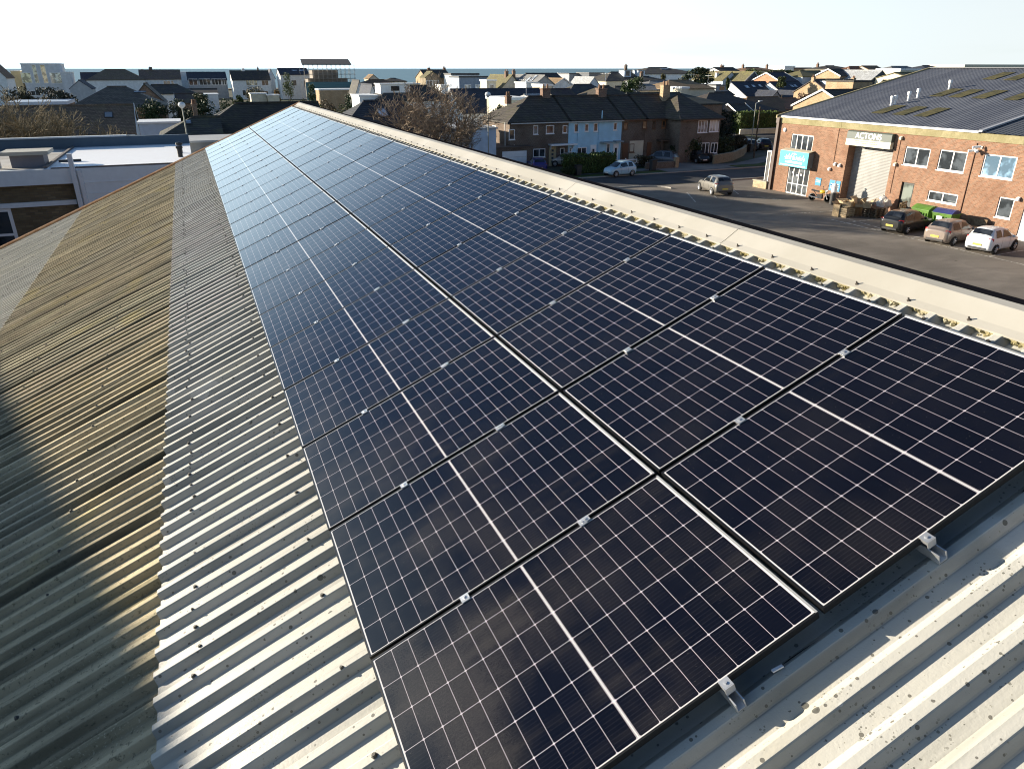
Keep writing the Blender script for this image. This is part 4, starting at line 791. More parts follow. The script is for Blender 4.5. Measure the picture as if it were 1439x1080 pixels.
W_WHITE = wallm((.80, .81, .80), .10); W_CREAM = wallm((.66, .60, .46)); W_GREY = wallm((.34, .36, .38)); W_DGREY = wallm((.13, .14, .155)); B_BROWN = brickm((.22, .135, .085)); B_TAN = brickm((.42, .29, .16)); B_ORNG = brickm((.45, .20, .10)); W_BLUE = wallm((.44, .70, .86), .12); B_DARK = brickm((.125, .085, .06)); W_PBLUE = wallm((.52, .60, .70), .15)
def hx(label, x0, x1, yr, ye, D, depth=8.0, **k):            # ridge along x: ends of the ridge and front eave as seen, at depth D
    pm = dp((x0 + x1) / 2, yr, D); hdir = Vector((sy, cy)); rz = pm.z; e = dp((x0 + x1) / 2, ye, D - depth / 2 * cp * .92); ez = e.z
    def solve(px, yc): # x where the line of sight at px crosses the ridge line y = yc
        d = ray(px, yr); return d.x / d.y * yc
    xa, xb = solve(x0, pm.y), solve(x1, pm.y); hp = k.get('hip', 0); he = k.get('hipends', (1, 1))
    if hp: xa, xb = xa - hp * he[0], xb + hp * he[1]
    return house(label, (xa + xb) / 2, pm.y, xb - xa, depth, ez, rz, 'x', **k)
def hy(label, x0, x1, yr, ye, D, length=10.0, **k):          # gable towards us between x0 and x1
    pm = dp((x0 + x1) / 2, yr, D); yc = pm.y; e = dp((x0 + x1) / 2, ye, D); d0, d1 = ray(x0, ye), ray(x1, ye); xa, xb = d0.x / d0.y * yc, d1.x / d1.y * yc
    return house(label, (xa + xb) / 2, yc + length / 2, xb - xa, length, e.z, pm.z, 'y', **k)
def hf(label, x0, x1, yt, D, depth=8.0, th=.25, **k):        # flat roofed block
    pm = dp((x0 + x1) / 2, yt, D); d0, d1 = ray(x0, yt), ray(x1, yt); xa, xb = d0.x / d0.y * pm.y, d1.x / d1.y * pm.y
    return house(label, (xa + xb) / 2, pm.y + depth / 2, xb - xa, depth, pm.z - th, pm.z, 'flat', over=k.pop('over', .15), **k)
# ---------------------------------------------------------------- the terrace facing the car park
TY = 76.4; TD = 8.2; EZ, RZT = 5.15, 7.35; G_T = 'houses of the brick terrace'
def tx(px, y=160): d = ray(px, y); return d.x / d.y * TY
x0, x1, x2, x3, x4 = tx(716, 210), tx(798, 210), tx(872, 210), tx(905, 200), tx(948, 200)
GUT = plain((.5, .5, .48), .5); BRN = plain((.13, .06, .03), .5); BRG = glassm((.05, .04, .03))
def ter(label, a, b, wall, roof, **k):
    return house(label, (a + b) / 2, TY + TD / 2, b - a - .02, TD, EZ, RZT, 'x', roof=roof, wall=wall, name='terraced_house', over=.4, group=G_T, fine=True, **k)
def hl(a, b, px, yy=190): return (tx(px, yy) - (a + b) / 2) / ((b - a - .02) / 2)
def wv(a, b, px0, px1, py0, py1, *r):   # a front window between image columns, rows read at that column
    d0, d1 = ray(px0, (py0 + py1) / 2), ray(px1, (py0 + py1) / 2); xa, xb = d0.x / d0.y * TY, d1.x / d1.y * TY; dd = ray((px0 + px1) / 2, py1); zb = CAM_H + dd.z / dd.y * TY; dd = ray((px0 + px1) / 2, py0); zt = CAM_H + dd.z / dd.y * TY
    return ('f', ((xa + xb) / 2 - (a + b) / 2) / ((b - a - .02) / 2), max(zb, .1), xb - xa, zt - zb) + r
t1 = ter('brown brick end house of the terrace with a hipped left end and panelled door', x0, x1, B_DARK, R_BLACKT, hip=4.0, hipends=(1, 0), chim=((-.62, -.1, .0, .28), (.72, .0, .75, .5)), gutter=GUT, aerial=True,
    wins=(wv(x0, x1, 749.5, 756, 176, 189, 1), wv(x0, x1, 767, 778.5, 176, 188, 1), wv(x0, x1, 790.5, 797, 176, 187, 1), wv(x0, x1, 749, 766, 209, 221, 2), wv(x0, x1, 787, 793, 208, 218, 1), ('l', .1, 3.2, 1.1, 1.1, 1), ('f', -.93, 3.1, .7, 1.1, 1)))
def leaf_door(t, a, b, px0, px1, ytop, mat, lights, nm='front_door'):
    w = wv(a, b, px0, px1, ytop, 235); W_ = (b - a - .02) / 2; X = w[1] * W_; m = MB(); m.box(X - w[3] / 2, X + w[3] / 2, -TD / 2 - .06, -TD / 2 - .002, .1, 2.2); d = m.build(nm, mat, t); m = MB()
    for k in range(lights): m.box(X - .13, X + .13, -TD / 2 - .075, -TD / 2 - .061, .45 + k * 1.6 / max(lights, 1), .45 + k * 1.6 / max(lights, 1) + (.24 if lights > 1 else 1.3))
    m.build('pane', GLASS, d); return d
leaf_door(t1, x0, x1, 771, 781, 207, plain((.40, .33, .19), .5), 4)
m = MB(); m.box(1.1, 4.4, -TD / 2 - .9, -TD / 2, 2.35, 2.5)
for X in (1.3, 4.1): m.prism([(X, -TD / 2 - .003, 1.75), (X, -TD / 2 - .6, 2.34), (X, -TD / 2 - .003, 2.34)], (.08, 0, 0))
m.build('porch_canopy', WT, t1)
m = MB(); m.tube((-4.2, -TD / 2 - .08, .0), (-4.2, -TD / 2 - .08, 4.9), .05, n=6); m.tube((-3.1, -TD / 2 - .08, .4), (-3.1, -TD / 2 - .08, 2.6), .05, n=6); m.build('downpipe', GUT, t1)
t2 = ter('pale blue painted pair in the middle of the terrace with white doors', x1, x2, W_BLUE, R_BLACKT, chim=((.82, .0, .65, .55),), gutter=GUT,
    wins=(wv(x1, x2, 807, 813, 174, 186, 1), wv(x1, x2, 821.5, 827, 174, 185, 1), wv(x1, x2, 834, 840, 173, 185, 1), wv(x1, x2, 862, 867, 172.5, 183, 1), wv(x1, x2, 810, 824, 207, 217, 2), wv(x1, x2, 800, 803, 207, 214, 1), wv(x1, x2, 852, 857, 202, 215, 1)))
leaf_door(t2, x1, x2, 829, 837, 207, WT, 1); leaf_door(t2, x1, x2, 861, 868, 205, WT, 1)
m = MB(); W_ = (x2 - x1) / 2; m.box(.2 * W_, .55 * W_, -TD / 2 - .8, -TD / 2 - .003, 2.4, 2.52); m.box(.68 * W_, .98 * W_, -TD / 2 - .8, -TD / 2 - .003, 2.45, 2.57); m.build('porch_canopy', plain((.28, .33, .36), .6), t2)
m = MB(); m.tube((.12 * W_, -TD / 2 - .06, 0), (.12 * W_, -TD / 2 - .06, 5.0), .045, n=6); m.tube((-.66 * W_, -TD / 2 - .06, 0), (-.66 * W_, -TD / 2 - .06, 5.0), .04, n=6); m.tube((.2 * W_, -TD / 2 - .15, 4.9), (.2 * W_, -TD / 2 - .15, 5.9), .06, n=6); m.build('downpipe', W_BLUE, t2)
m = MB(); m.box(.6 * W_, .95 * W_, -TD / 2 - .02, -TD / 2 - .002, 0.1, 2.4); m.build('porch_panel', W_BLUE, t2)
t3 = ter('brown brick terraced house with a cream ground floor and dark window frames', x2, x3, B_DARK, R_BLACKT, gutter=BRN,
    wins=(wv(x2, x3, 876, 882, 172, 182, 1, BRN, BRG), wv(x2, x3, 903, 909, 170, 181, 1, BRN, glassm((.12, .10, .07))), wv(x2, x3, 884.5, 891, 202, 214, 1, BRN)))
m = MB(); W_ = (x3 - x2) / 2; m.box(-.25 * W_, .95 * W_, -TD / 2 - .03, -TD / 2 - .003, .05, 2.45); m.build('render_panel', W_CREAM, t3); leaf_door(t3, x2, x3, 874, 882, 203, BRN, 0)
t4 = ter('brown brick terraced house with an open dark porch and brown window frames', x3, x4, B_DARK, R_BLACKT, gutter=BRN,
    wins=(wv(x3, x4, 917, 921, 170, 181, 1, BRN, BRG), wv(x3, x4, 930, 935, 169.5, 180, 1, plain((.30, .13, .05), .5), BRG), wv(x3, x4, 944.5, 951, 181, 196, 1)))
m = MB(); m.box(-.5, 3.4, -TD / 2 - 1.1, -TD / 2 - .003, 2.35, 2.5); m.box(-.45, -.3, -TD / 2 - 1.1, -TD / 2 - .98, 0, 2.35); m.box(3.2, 3.35, -TD / 2 - 1.1, -TD / 2 - .98, 0, 2.35); m.build('porch', plain((.1, .07, .05), .7), t4); leaf_door(t4, x3, x4, 908, 914, 204, BRN, 0)
Y5 = 73.4; d0_, d1_ = ray(954, 205), ray(1009, 205); x5l, x5r = d0_.x / d0_.y * Y5, d1_.x / d1_.y * Y5
t5 = house('brown brick end house of the terrace projecting forward under a pyramid roof', (x5l + x5r) / 2, Y5 + 4.9, x5r - x5l, 9.8, EZ, RZT + .1, 'x', hip=2.6, hipends=(1, 1), roof=R_BLACKT, wall=B_DARK, name='terraced_house', over=.4, group=G_T, fine=True, gutter=BRN, chim=((-.42, .25, .9, .5, B_TAN),),
    wins=(('f', .10, 3.35, 1.35, 1.4, 3, UPVC, glassm((.10, .11, .12))), ('f', .68, 3.4, 1.35, 1.4, 3, UPVC, glassm((.2, .2, .19))), ('f', .25, .9, 1.6, 1.3, 3), ('f', .8, .95, 1.0, 1.2, 2)))
gr = thing('garage', 'brown brick garage with a white up and over door left of the terrace', 'garage', (tx(717, 222) - .2, TY + 1.4, 0)); m = MB(); m.box(-2.1, 2.1, -2.8, 2.8, 0, 2.35); m.build('wall', B_DARK, gr); m = MB(); m.box(-2.25, 2.25, -2.95, 2.9, 2.353, 2.5); m.build('roof', plain((.10, .07, .05), .8), gr); m = MB(); m.box(-1.35, 1.55, -2.86, -2.805, .02, 2.05); gd = m.build('garage_door', plain((.74, .76, .78), .4), gr); m = MB(); m.box(-1.3, 1.5, -2.875, -2.862, 1.42, 1.45); m.build('handle', GUT, gd)
# ---------------------------------------------------------------- background houses, nearest first
BB = R_WHITE; F = 'f'; L_ = 'l'; Rr = 'r'
hx('long bungalow with a wide brown tiled roof and white end wall beyond the flat roof', -75, 186, 149, 190, 84, 9.5, roof=tilem((.15, .105, .072), (.17, .14, .08), .4), wall=W_WHITE, skyl=((.72, -.38, .9, 1.1),), wins=((F, .55, 1.6, 1.4, 1.4, 2), (F, .8, 2.4, .8, .5, 2), (F, .15, 1.6, 1.6, 1.3, 2), (F, -.1, 1.6, 1.4, 1.3, 2)), over=.35, barge=BB, gutter=WT)
hf('low pale blue clad bungalow with a flat white roof beside the dark hedge', 194, 252, 171, 78, 5, .2, roof=R_WHITE, wall=W_PBLUE, wins=((F, -.85, .9, .6, 1.6, 1), (F, -.1, .9, .9, 1.5, 1), (F, .2, .9, .9, 1.5, 1)))
hx('small dark roofed house with a mossy hipped left end and one roof light', 268, 306, 164.5, 190, 66, 7, hip=2.6, hipends=(1, 0), roof=tilem((.045, .042, .035), (.15, .14, .05), .4), wall=B_BROWN, skyl=((-.05, -.3, .5, .8),), wins=((F, .25, 2.0, 1.6, 1.0, 1),))
hx('large dark tiled roof rising just behind the far end of the warehouse', 330, 445, 144.5, 191, 72, 11, hip=4.6, hipends=(1, 0), roof=tilem((.045, .038, .03), (.075, .07, .03), .5), wall=B_BROWN, chim=((-.86, .4, -.2, .22, B_BROWN),))
hf('grey rendered flat roofed annexe beside the end of the warehouse', 256, 330, 197, 54, 5, .15, roof=plain((.42, .42, .41), .7), wall=wallm((.30, .295, .28), .4), wins=((F, -.35, 3.4, .5, .7, 1),))
hx('dark tiled bungalow roof with a roof light and mossy left hip beside the bare tree', 510, 566, 142, 184, 64, 9, hip=3.0, hipends=(1, 1), roof=tilem((.04, .042, .05), (.07, .07, .04), .3), wall=W_WHITE, skyl=((-.12, -.42, .9, 1.5), (.62, -.30, 1.0, 1.4)))
hf('white rendered flat roofed house behind the bare tree', 630, 697, 180, 74, 8, .15, roof=plain((.35, .36, .37), .7), wall=W_PBLUE, wins=((F, -.5, 1.4, 1.0, 1.0, 1),))
hf('white boarded dormer block with cream sunlit windows behind the left end of the terrace', 712, 745, 137, 92, 7, .35, roof=R_WHITE, wall=W_CREAM, wins=((F, -.7, 3.6, 1.0, 1.6, 1), (F, .1, 3.6, 1.2, 1.6, 1), (L_, .3, 3.6, 1.0, 1.6, 1), (L_, -.4, 3.6, 1.0, 1.6, 1)))
hx('pale slate roof showing above the left end of the terrace', 738, 765, 133, 142, 100, 8, roof=R_PALE, wall=W_WHITE)
hx('mossy brown roof just behind the first chimney of the terrace', 778, 812, 136.5, 144, 98, 8, hip=2.5, roof=R_MOSS, wall=B_BROWN)
hx('long navy slate roof with a white lit gable behind the bare tree', 634, 757, 125, 156, 112, 10, roof=R_NAVY, wall=W_WHITE, wins=((F, -.75, 1.8, 1.2, 1.2, 2),), barge=None)
hx('plum brown roof with a white gable right of the long navy roof', 769, 800, 125, 142, 112, 8, roof=tilem((.07, .05, .05)), wall=W_WHITE)
hx('dark hipped roof with a solar array behind the pale blue pair', 806, 832, 119, 142, 118, 9, hip=4.0, roof=tilem((.06, .058, .062)), wall=B_BROWN, solar=((.1, .8, 1, 1),))
hx('black hipped roof beside the second terrace chimney', 842, 856, 121, 142, 112, 9, hip=3.5, roof=R_BLACKT, wall=B_BROWN, aerial=True)
hx('long dark green grey hipped roof behind the middle of the terrace', 880, 955, 131, 146, 98, 9, hip=4.0, roof=tilem((.045, .05, .045), (.09, .09, .04), .3), wall=B_BROWN)
hx('dark hipped roof with a lit brown left slope right of the tan chimney', 996, 1018, 131, 155, 132, 14, hip=6.5, roof=tilem((.06, .05, .045), (.12, .1, .05), .3), wall=B_BROWN)
hx('small red brick gable with white barge boards above the big clipped hedge', 1024, 1046, 146.5, 159, 128, 6, roof=R_DARK, wall=brickm((.34, .16, .09)), barge=BB)
hx('long mossy brown roof above the big clipped hedge', 1050, 1092, 136.5, 156, 138, 12, hip=5.0, hipends=(1, 0), roof=R_BROWN, wall=B_BROWN)
hx('short brown roof at the right end of the clipped hedge', 1098, 1118, 138, 152, 140, 10, hip=3.0, roof=R_RED, wall=B_BROWN)
hx('tan brick gable with white barge boards behind the slate grey unit roof', 1157, 1292, 125.5, 150, 112, 11.5, roof=R_BLACKT, wall=B_TAN, barge=BB)
hx('navy slate roof with four roof lights and a tall white lit gable', 1028, 1075, 115, 137, 166, 13, roof=R_NAVY, wall=W_WHITE, skyl=((-.45, -.35, 1.2, 1.3), (0, -.3, .9, 1.3), (.4, -.3, .9, 1.3), (.85, -.3, .9, 1.3)), chim=((-.98, .2, .2, .25, W_WHITE),))
hx('second navy slate roof with two roof lights right of the first', 1082, 1122, 115, 137, 166, 13, roof=R_NAVY, wall=W_WHITE, skyl=((-.5, -.3, 1.2, 1.3), (.15, -.3, .9, 1.3), (.4, -.3, .9, 1.3)))
hy('small grey gabled projection in front of the first navy roof', 1083, 1098, 128, 138, 156, 6, roof=R_NAVY, wall=W_GREY)
hy('small grey gabled projection in front of the second navy roof', 1112, 1128, 128, 138, 156, 6, roof=R_NAVY, wall=W_GREY)
hx('dark chalet roof with a white dormer and aerial right of the dark conifer', 977, 1012, 119, 133, 156, 10, roof=R_DARK, wall=B_BROWN, dormers=((.35, 3.2, 1.3, 3, W_GREY, DARKM, -.7),), aerial=True)
hy('brown brick gable with two pale windows beside the dark green trees', 183, 231, 117.5, 143, 116, 12, roof=R_DARK, wall=B_BROWN, barge=None, wins=((F, -.62, 3.2, 1.5, 1.6, 2, UPVC, glassm((.3, .3, .27))), (F, .3, 3.2, 1.5, 1.6, 3, UPVC, glassm((.2, .2, .2)))))
hx('dusty brown hipped roof with one pale roof light above the long bungalow', 150, 178, 122, 150, 100, 11, hip=4.5, roof=tilem((.10, .085, .07), (.14, .13, .09), .5), wall=B_BROWN, skyl=((.5, -.3, 1.6, .5),))
hf('long low flat roof with a pale blue edge behind the bare bushes', 8, 92, 143, 104, 10, .45, roof=plain((.42, .5, .6), .5), wall=B_BROWN)
hx('low brown tiled roof in front of the balcony house', 246, 284, 131.5, 144, 140, 8, roof=tilem((.09, .065, .055)), wall=B_BROWN, barge=BB)
hx('very dark low roof above the low brown tiled roof', 248, 304, 125, 131, 175, 8, roof=R_DARK, wall=B_BROWN)
hf('low white garden room beside the round topped shrub', 284, 306, 132, 142, 6, .2, roof=R_WHITE, wall=W_WHITE)
hx('dark roof running down beside the brown brick gable', 212, 250, 119, 131, 150, 8, hip=3, roof=R_DARK, wall=W_WHITE)
for lab, a, b, yy in (('left of two low white roofed caravans beyond the hedge line', 352, 374, 131), ('right of two low white roofed caravans beyond the hedge line', 376, 392, 133)):
    hf(lab, a, b, yy, 140, 3, .2, roof=R_WHITE, wall=W_CREAM, group='caravans', cat='caravan', name='caravan')
hf('low garage row with a thick white roof edge right of the scaffolded house', 449, 500, 125, 190, 7, .35, roof=R_WHITE, wall=B_TAN)
hf('white flat roofed dormer extension below the navy gable', 505, 530, 133.5, 108, 6, .25, roof=R_WHITE, wall=W_WHITE)
hy('tall white gable with a steep navy roof left of the flat white roof line', 519, 529, 119, 134, 128, 9, roof=R_NAVY, wall=W_WHITE)
hx('chalet roof with a long white flat dormer and mossy left hip', 548, 600, 120.5, 140, 112, 8, hip=3.0, roof=tilem((.045, .045, .05), (.2, .17, .07), .3), wall=W_WHITE, dormers=((-.45, 4.6, 1.3, 3.5, W_WHITE, R_WHITE, -.5),))
hy('steep dark gable with a white front at the left of the chalets', 500, 512, 113, 130, 168, 8, roof=R_DARK, wall=W_WHITE)
hf('low cream flat roofed building at the foot of the yellow brick house', 560, 590, 117, 205, 6, .3, roof=R_WHITE, wall=W_CREAM)
hf('small white cabin in front of the yellow brick house', 620, 630, 119, 180, 5, .3, roof=R_WHITE, wall=W_WHITE)
hy('mossy left slope and pale gable with a square dormer left of the grey roof', 704, 735, 105.5, 124, 158, 13, roof=R_MOSS, wall=wallm((.48, .46, .40)), chim=((-.1, -.6, .6, .35), (.3, -.85, .7, .3)), wins=((F, .0, 4.0, 2.2, 1.6, 1),))
hf('small cream dormer tower on the mossy slope', 684, 697, 112, 156, 4, .3, roof=R_WHITE, wall=W_CREAM, wins=((F, .1, 6.0, 1.1, 1.2, 1),))
hy('broad light grey left slope and grey gable with a white extension', 753, 778, 106, 117, 150, 16, roof=R_GREY, wall=wallm((.42, .42, .40)), skyl=((-.4, -.55, 1.2, 2.2), (-.75, -.3, 1.2, 2.2)))
hf('white flat roofed extension below the light grey slope', 740, 757, 115.5, 147, 6, .3, roof=R_WHITE, wall=W_WHITE)
hy('brown roof with a pale gable edge left of the pale barn', 778, 806, 110.5, 120, 170, 8, roof=R_TAN, wall=W_WHITE, barge=BB)
hy('pale blue grey gable under a light slate roof', 826, 843, 108.5, 120, 175, 10, roof=R_PALE, wall=W_PBLUE)
hf('small cream flat roofed dormer behind the plum roof', 764, 776, 118.5, 130, 5, .3, roof=R_WHITE, wall=W_CREAM)
hx('grey slate roof and low cream wall right of the green conical bush', 893, 913, 118.5, 126, 150, 8, hip=3, roof=R_GREY, wall=W_CREAM)
hx('dark brown roof below the round green bush', 864, 876, 121.5, 132, 130, 8, hip=2, roof=R_DARK, wall=B_BROWN)
hx('wide low grey roof over cream walls below the big white house', 913, 945, 114, 121, 165, 9, hip=3, roof=R_GREY, wall=W_CREAM, wins=((F, 0, 2, 1.5, 1.2, 2),))
hx('sandy brown low roof in front of the dark conifer', 940, 968, 113, 124, 150, 10, hip=3, roof=R_TAN, wall=W_CREAM)
hf('white bungalow dormer in the sandy brown roof', 958, 968, 122, 138, 5, .35, roof=R_WHITE, wall=W_CREAM)
hy('mossy left slope and pale blue gable right of the dark conifer', 1016, 1038, 101, 112, 195, 14, roof=R_MOSS, wall=W_PBLUE, chim=((-.6, -.4, -.4, .4, W_WHITE),))
hy('dark slate fronted gable with two pale windows', 1044, 1071, 101, 116, 190, 16, roof=R_MOSS, wall=W_DGREY, barge=plain((.5, .5, .5), .6), wins=((F, -.2, 3.8, 2.2, 1.7, 2, UPVC, glassm((.2, .2, .2))), (F, .5, 3.9, 1.1, 1.6, 1, UPVC, glassm((.2, .2, .2)))))
hx('orange brick gable with white barge boards', 1077.5, 1102, 102.5, 113, 186, 10, roof=R_NAVY, wall=B_ORNG, barge=BB)
hx('low slate roof right of the orange brick gable', 1086, 1101, 101, 112, 205, 8, roof=R_DARK, wall=W_GREY)
hx('mossy roof with a pale gable right of the white block', 1124, 1152, 99.5, 107, 190, 9, hip=3, hipends=(1, 0), roof=R_MOSS, wall=W_PBLUE)
hx('cream gable with white barge boards and long dark roof', 1164.5, 1190, 97.5, 106, 178, 8, roof=R_DARK, wall=B_TAN, barge=BB)
hx('dark slate roof to the right of the cream gable', 1172, 1188, 97.5, 108, 186, 9, hip=4, hipends=(0, 1), roof=tilem((.06, .07, .075)), wall=W_GREY)
hx('plum roof with a white flat dormer and yellow brick left gable', 1143, 1184, 111.5, 130, 150, 10, roof=tilem((.07, .055, .06)), wall=B_TAN, dormers=((-.15, 4.5, 1.5, 3, W_PBLUE, R_WHITE, -.75),), chim=((-1.0, 0, .3, .25, B_TAN),))
hy('wide pale grey left slope over a dark shaded gable', 1224, 1250, 99, 112, 168, 18, roof=R_PALE, wall=W_DGREY)
hx('brown hipped roof left of the tan roof on the skyline', 1193, 1208, 93.5, 103, 225, 10, hip=4, roof=R_RED, wall=W_CREAM, barge=None)
hx('tan roof on the skyline with a dark right hip', 1211, 1232, 92.8, 100, 225, 9, roof=tilem((.19, .12, .07)), wall=W_CREAM)
hx('dark slate skyline roof with a chimney left of the cream gable', 1160, 1172, 92.5, 97, 240, 10, hip=4, roof=R_DARK, wall=W_CREAM, chim=((-.9, 0, .4, .3),))
hx('long mossy low roof beside the slate grey unit roof', 1257, 1302, 102, 110, 165, 10, roof=R_MOSS, wall=W_CREAM)
hf('cream flat roofed block above the long mossy roof', 1266, 1294, 96.5, 195, 8, .5, roof=R_WHITE, wall=W_CREAM)
hx('dark blue hipped roof on the skyline at the corner of the slate unit', 1296, 1306, 92.3, 100, 205, 12, hip=4.5, roof=R_NAVY, wall=W_CREAM)
hx('grey hipped skyline roof left of the cream flat block', 1252, 1275, 93.3, 100, 235, 10, hip=4, roof=R_GREY, wall=W_CREAM)
hf('yellow brick chimney topped low building among the right hand roofs', 1200, 1226, 113, 140, 7, .3, roof=R_DARK, wall=B_TAN)
hx('small red brown roof with dark chimney behind the yellow gable', 1186, 1200, 112, 120, 150, 7, roof=R_DARK, wall=W_WHITE, chim=((.9, 0, .2, .35, B_TAN),))
hf('long cream and grey building far behind the slate unit', 1356, 1560, 91, 260, 14, .8, roof=plain((.62, .56, .42), .7), wall=B_TAN, wins=tuple((F, -.9 + .15 * k, 7.0, 3.5, 1.8, 3) for k in range(12)))
# the front row along the sea
G_S = 'houses along the sea front'
def sea_wins(n, z, w=1.6, h=1.5): return tuple((F, -.8 + 1.6 * i / max(n - 1, 1), z, w, h, 2, UPVC, glassm((.12, .13, .14))) for i in range(n))
hy('white gabled house with a brown right slope at the left edge', -25, 8, 89, 108, 205, 12, roof=R_BROWN, wall=W_WHITE, group=G_S)
t = hf('modern white block house with tall slit windows and a lower right wing', 28, 83, 89, 250, 12, .3, roof=R_WHITE, wall=wallm((.62, .64, .66), .1), group=G_S, wins=((F, -.35, 5.5, 1.4, 6.0, 1, UPVC, glassm((.3, .28, .2))), (F, .1, 5.5, 1.6, 6.0, 1, UPVC, glassm((.32, .25, .14))), (F, -.85, 5.6, 3.0, 3.4, 1, UPVC, glassm((.35, .32, .2))), (F, .66, 5.4, 3.6, 3.6, 2, UPVC, glassm((.42, .40, .32))), (F, -.7, 1.5, 4.0, 1.6, 3), (F, .5, 1.5, 5.0, 1.6, 3)))
hf('lower white wing on the right of the modern block house', 84, 98, 101, 250, 10, .3, roof=R_WHITE, wall=wallm((.62, .64, .66), .1), group=G_S)
hf('tan clad lower wing on the left of the modern block house', 14, 27.5, 99, 252, 10, .3, roof=R_WHITE, wall=wallm((.5, .42, .26), .1), group=G_S)
hy('small white gabled house below the brown hipped house', 98, 128, 112.5, 124, 215, 12, roof=R_NAVY, wall=wallm((.5, .5, .5)), group=G_S)
hx('dark slate roof left of the brown hipped house', 113, 142, 102, 119, 275, 10, roof=R_NAVY, wall=W_GREY, group=G_S)
hx('white house under a brown hipped roof with a tall chimney', 147, 176, 97.5, 112, 262, 14, hip=6, roof=tilem((.16, .12, .085)), wall=W_WHITE, group=G_S, chim=((.95, .5, -.4, .4, B_DARK),))
hx('white house under a long brown roof with one chimney', 195, 252, 98.5, 111, 268, 11, roof=tilem((.15, .11, .09)), wall=W_WHITE, group=G_S, chim=((-.42, 0, .9, .6, B_DARK),), wins=((F, .28, 4.2, 2.4, 2, 2), (F, .55, 4.4, 1.0, 1.8, 1)))
hf('white flat roofed link between the brown and slate roofed houses', 252.5, 263, 101, 275, 7, .3, roof=R_WHITE, wall=W_WHITE, group=G_S)
hx('slate roofed house with a long first floor balcony', 262, 316, 101.5, 112, 268, 11, roof=R_NAVY, wall=W_GREY, group=G_S, wins=((F, -.75, 4.6, 3, 2.2, 2), (F, -.15, 4.6, 4, 2.2, 3), (F, .45, 4.6, 3.4, 2.2, 3), (F, .85, 4.6, 1.6, 2.2, 2)), dormers=())
hx('white house under a dark grey roof with a lit left gable', 323, 376, 99.5, 112, 262, 11, roof=R_DARK, wall=W_WHITE, group=G_S, chim=((-.3, 0, .4, .5, W_WHITE), (.5, .2, .9, .3, B_DARK)), wins=((F, .0, 4.6, 4, 2, 4, UPVC, glassm((.3, .26, .18))), (F, .7, 4.6, 2.4, 1.8, 2), (F, -.3, 1.2, 3.4, 2, 3), (F, .5, 1.2, 4, 1.6, 3)))
hy('narrow white gable between the two white sea front houses', 377, 386, 97, 108, 268, 9, roof=R_NAVY, wall=W_WHITE, group=G_S)
hx('tall white house with roof lights in a dark slate roof', 390, 430, 96, 104.5, 262, 11, roof=R_NAVY, wall=W_WHITE, group=G_S, skyl=((.1, -.4, 2, 1.2), (.6, -.4, 2, 1.2)), wins=((F, .75, 4, 1.8, 2.4, 1), (F, -.1, 4.5, 1.8, 2.0, 1)))
hx('brown tiled roof house with a tan tent like gable near the sea', 518, 540, 112, 120, 245, 12, hip=4, roof=R_BROWN, wall=W_WHITE, group=G_S)
hy('tan hipped top storey rising behind the white flat roof', 519, 531, 105, 110, 250, 8, roof=tilem((.24, .16, .09)), wall=W_CREAM, group=G_S)
hx('small dark hipped house alone against the sea', 548, 556, 110, 114, 262, 8, hip=3, roof=R_DARK, wall=W_CREAM, group=G_S)
hx('yellow brick house with a broad front gable against the sea', 591, 626, 98.5, 109, 228, 12, roof=R_DARK, wall=B_TAN, group=G_S, chim=((-.35, 0, .5, .4), (.9, 0, .6, .4)))
hy('broad front gable of the yellow brick house', 598, 618, 100.5, 108, 220, 6, roof=R_MOSS, wall=brickm((.25, .2, .13)), group=G_S, wins=((F, -.5, 5.2, 2, 1.8, 2), (F, .4, 5.2, 2, 1.8, 2)))
hf('square grey clad house with a white lit side and dark upper roof', 645, 685, 107, 205, 9, .4, roof=DARKM, wall=wallm((.30, .35, .42), .1), group=G_S, wins=((F, -.4, 4.5, 2, 1.6, 2, UPVC, glassm((.3, .3, .28))), (F, .35, 4.5, 2, 1.6, 2, UPVC, glassm((.3, .3, .28)))))
hf('dark flat upper roof set back on the square grey clad house', 634, 673, 103, 215, 7, .5, roof=DARKM, wall=W_WHITE, group=G_S)
hx('low dark roof behind the mossy slope', 690, 735, 106.5, 113, 235, 9, roof=R_DARK, wall=W_GREY, group=G_S)
hx('long dark roof with a tan gable behind the light grey slope', 739, 782, 103, 112, 225, 10, roof=R_DARK, wall=B_TAN, group=G_S)
hf('grey flat block with white trim behind the pale gable', 800, 817, 103, 245, 9, .3, roof=DARKM, wall=W_GREY, group=G_S)
hf('grey slate clad flat block left of the dark hipped roof', 828, 849, 102, 240, 9, .3, roof=DARKM, wall=W_DGREY, group=G_S)
hf('white flat house low against the sea', 784, 799, 102.5, 270, 8, .3, roof=R_WHITE, wall=W_CREAM, group=G_S)
hx('dark hipped house with two pale dormers and a chimney', 858, 886, 101.3, 113, 205, 13, hip=5, roof=R_DARK, wall=W_CREAM, group=G_S, dormers=((.0, 2.2, 1.8, 3, W_PBLUE, DARKM, -.6), (.55, 2.2, 1.8, 3, W_PBLUE, DARKM, -.6)), chim=((.15, -.1, 1.6, .35, B_DARK),))
hx('big white house under a broad dark hipped roof on the skyline', 911, 937, 95, 103.5, 225, 16, hip=7, roof=R_DARK, wall=W_WHITE, group=G_S, skyl=((.1, -.3, 3, .9),), wins=((F, -.7, 4.4, 1.6, 2.2, 1), (F, -.45, 4.4, 1.6, 2.2, 1), (F, -.2, 4.4, 1.6, 2.2, 1), (F, .15, 4.4, 1.6, 2.2, 2), (F, .5, 4.4, 2.6, 2.2, 3), (F, .8, 4.4, 2.0, 2.2, 2)))
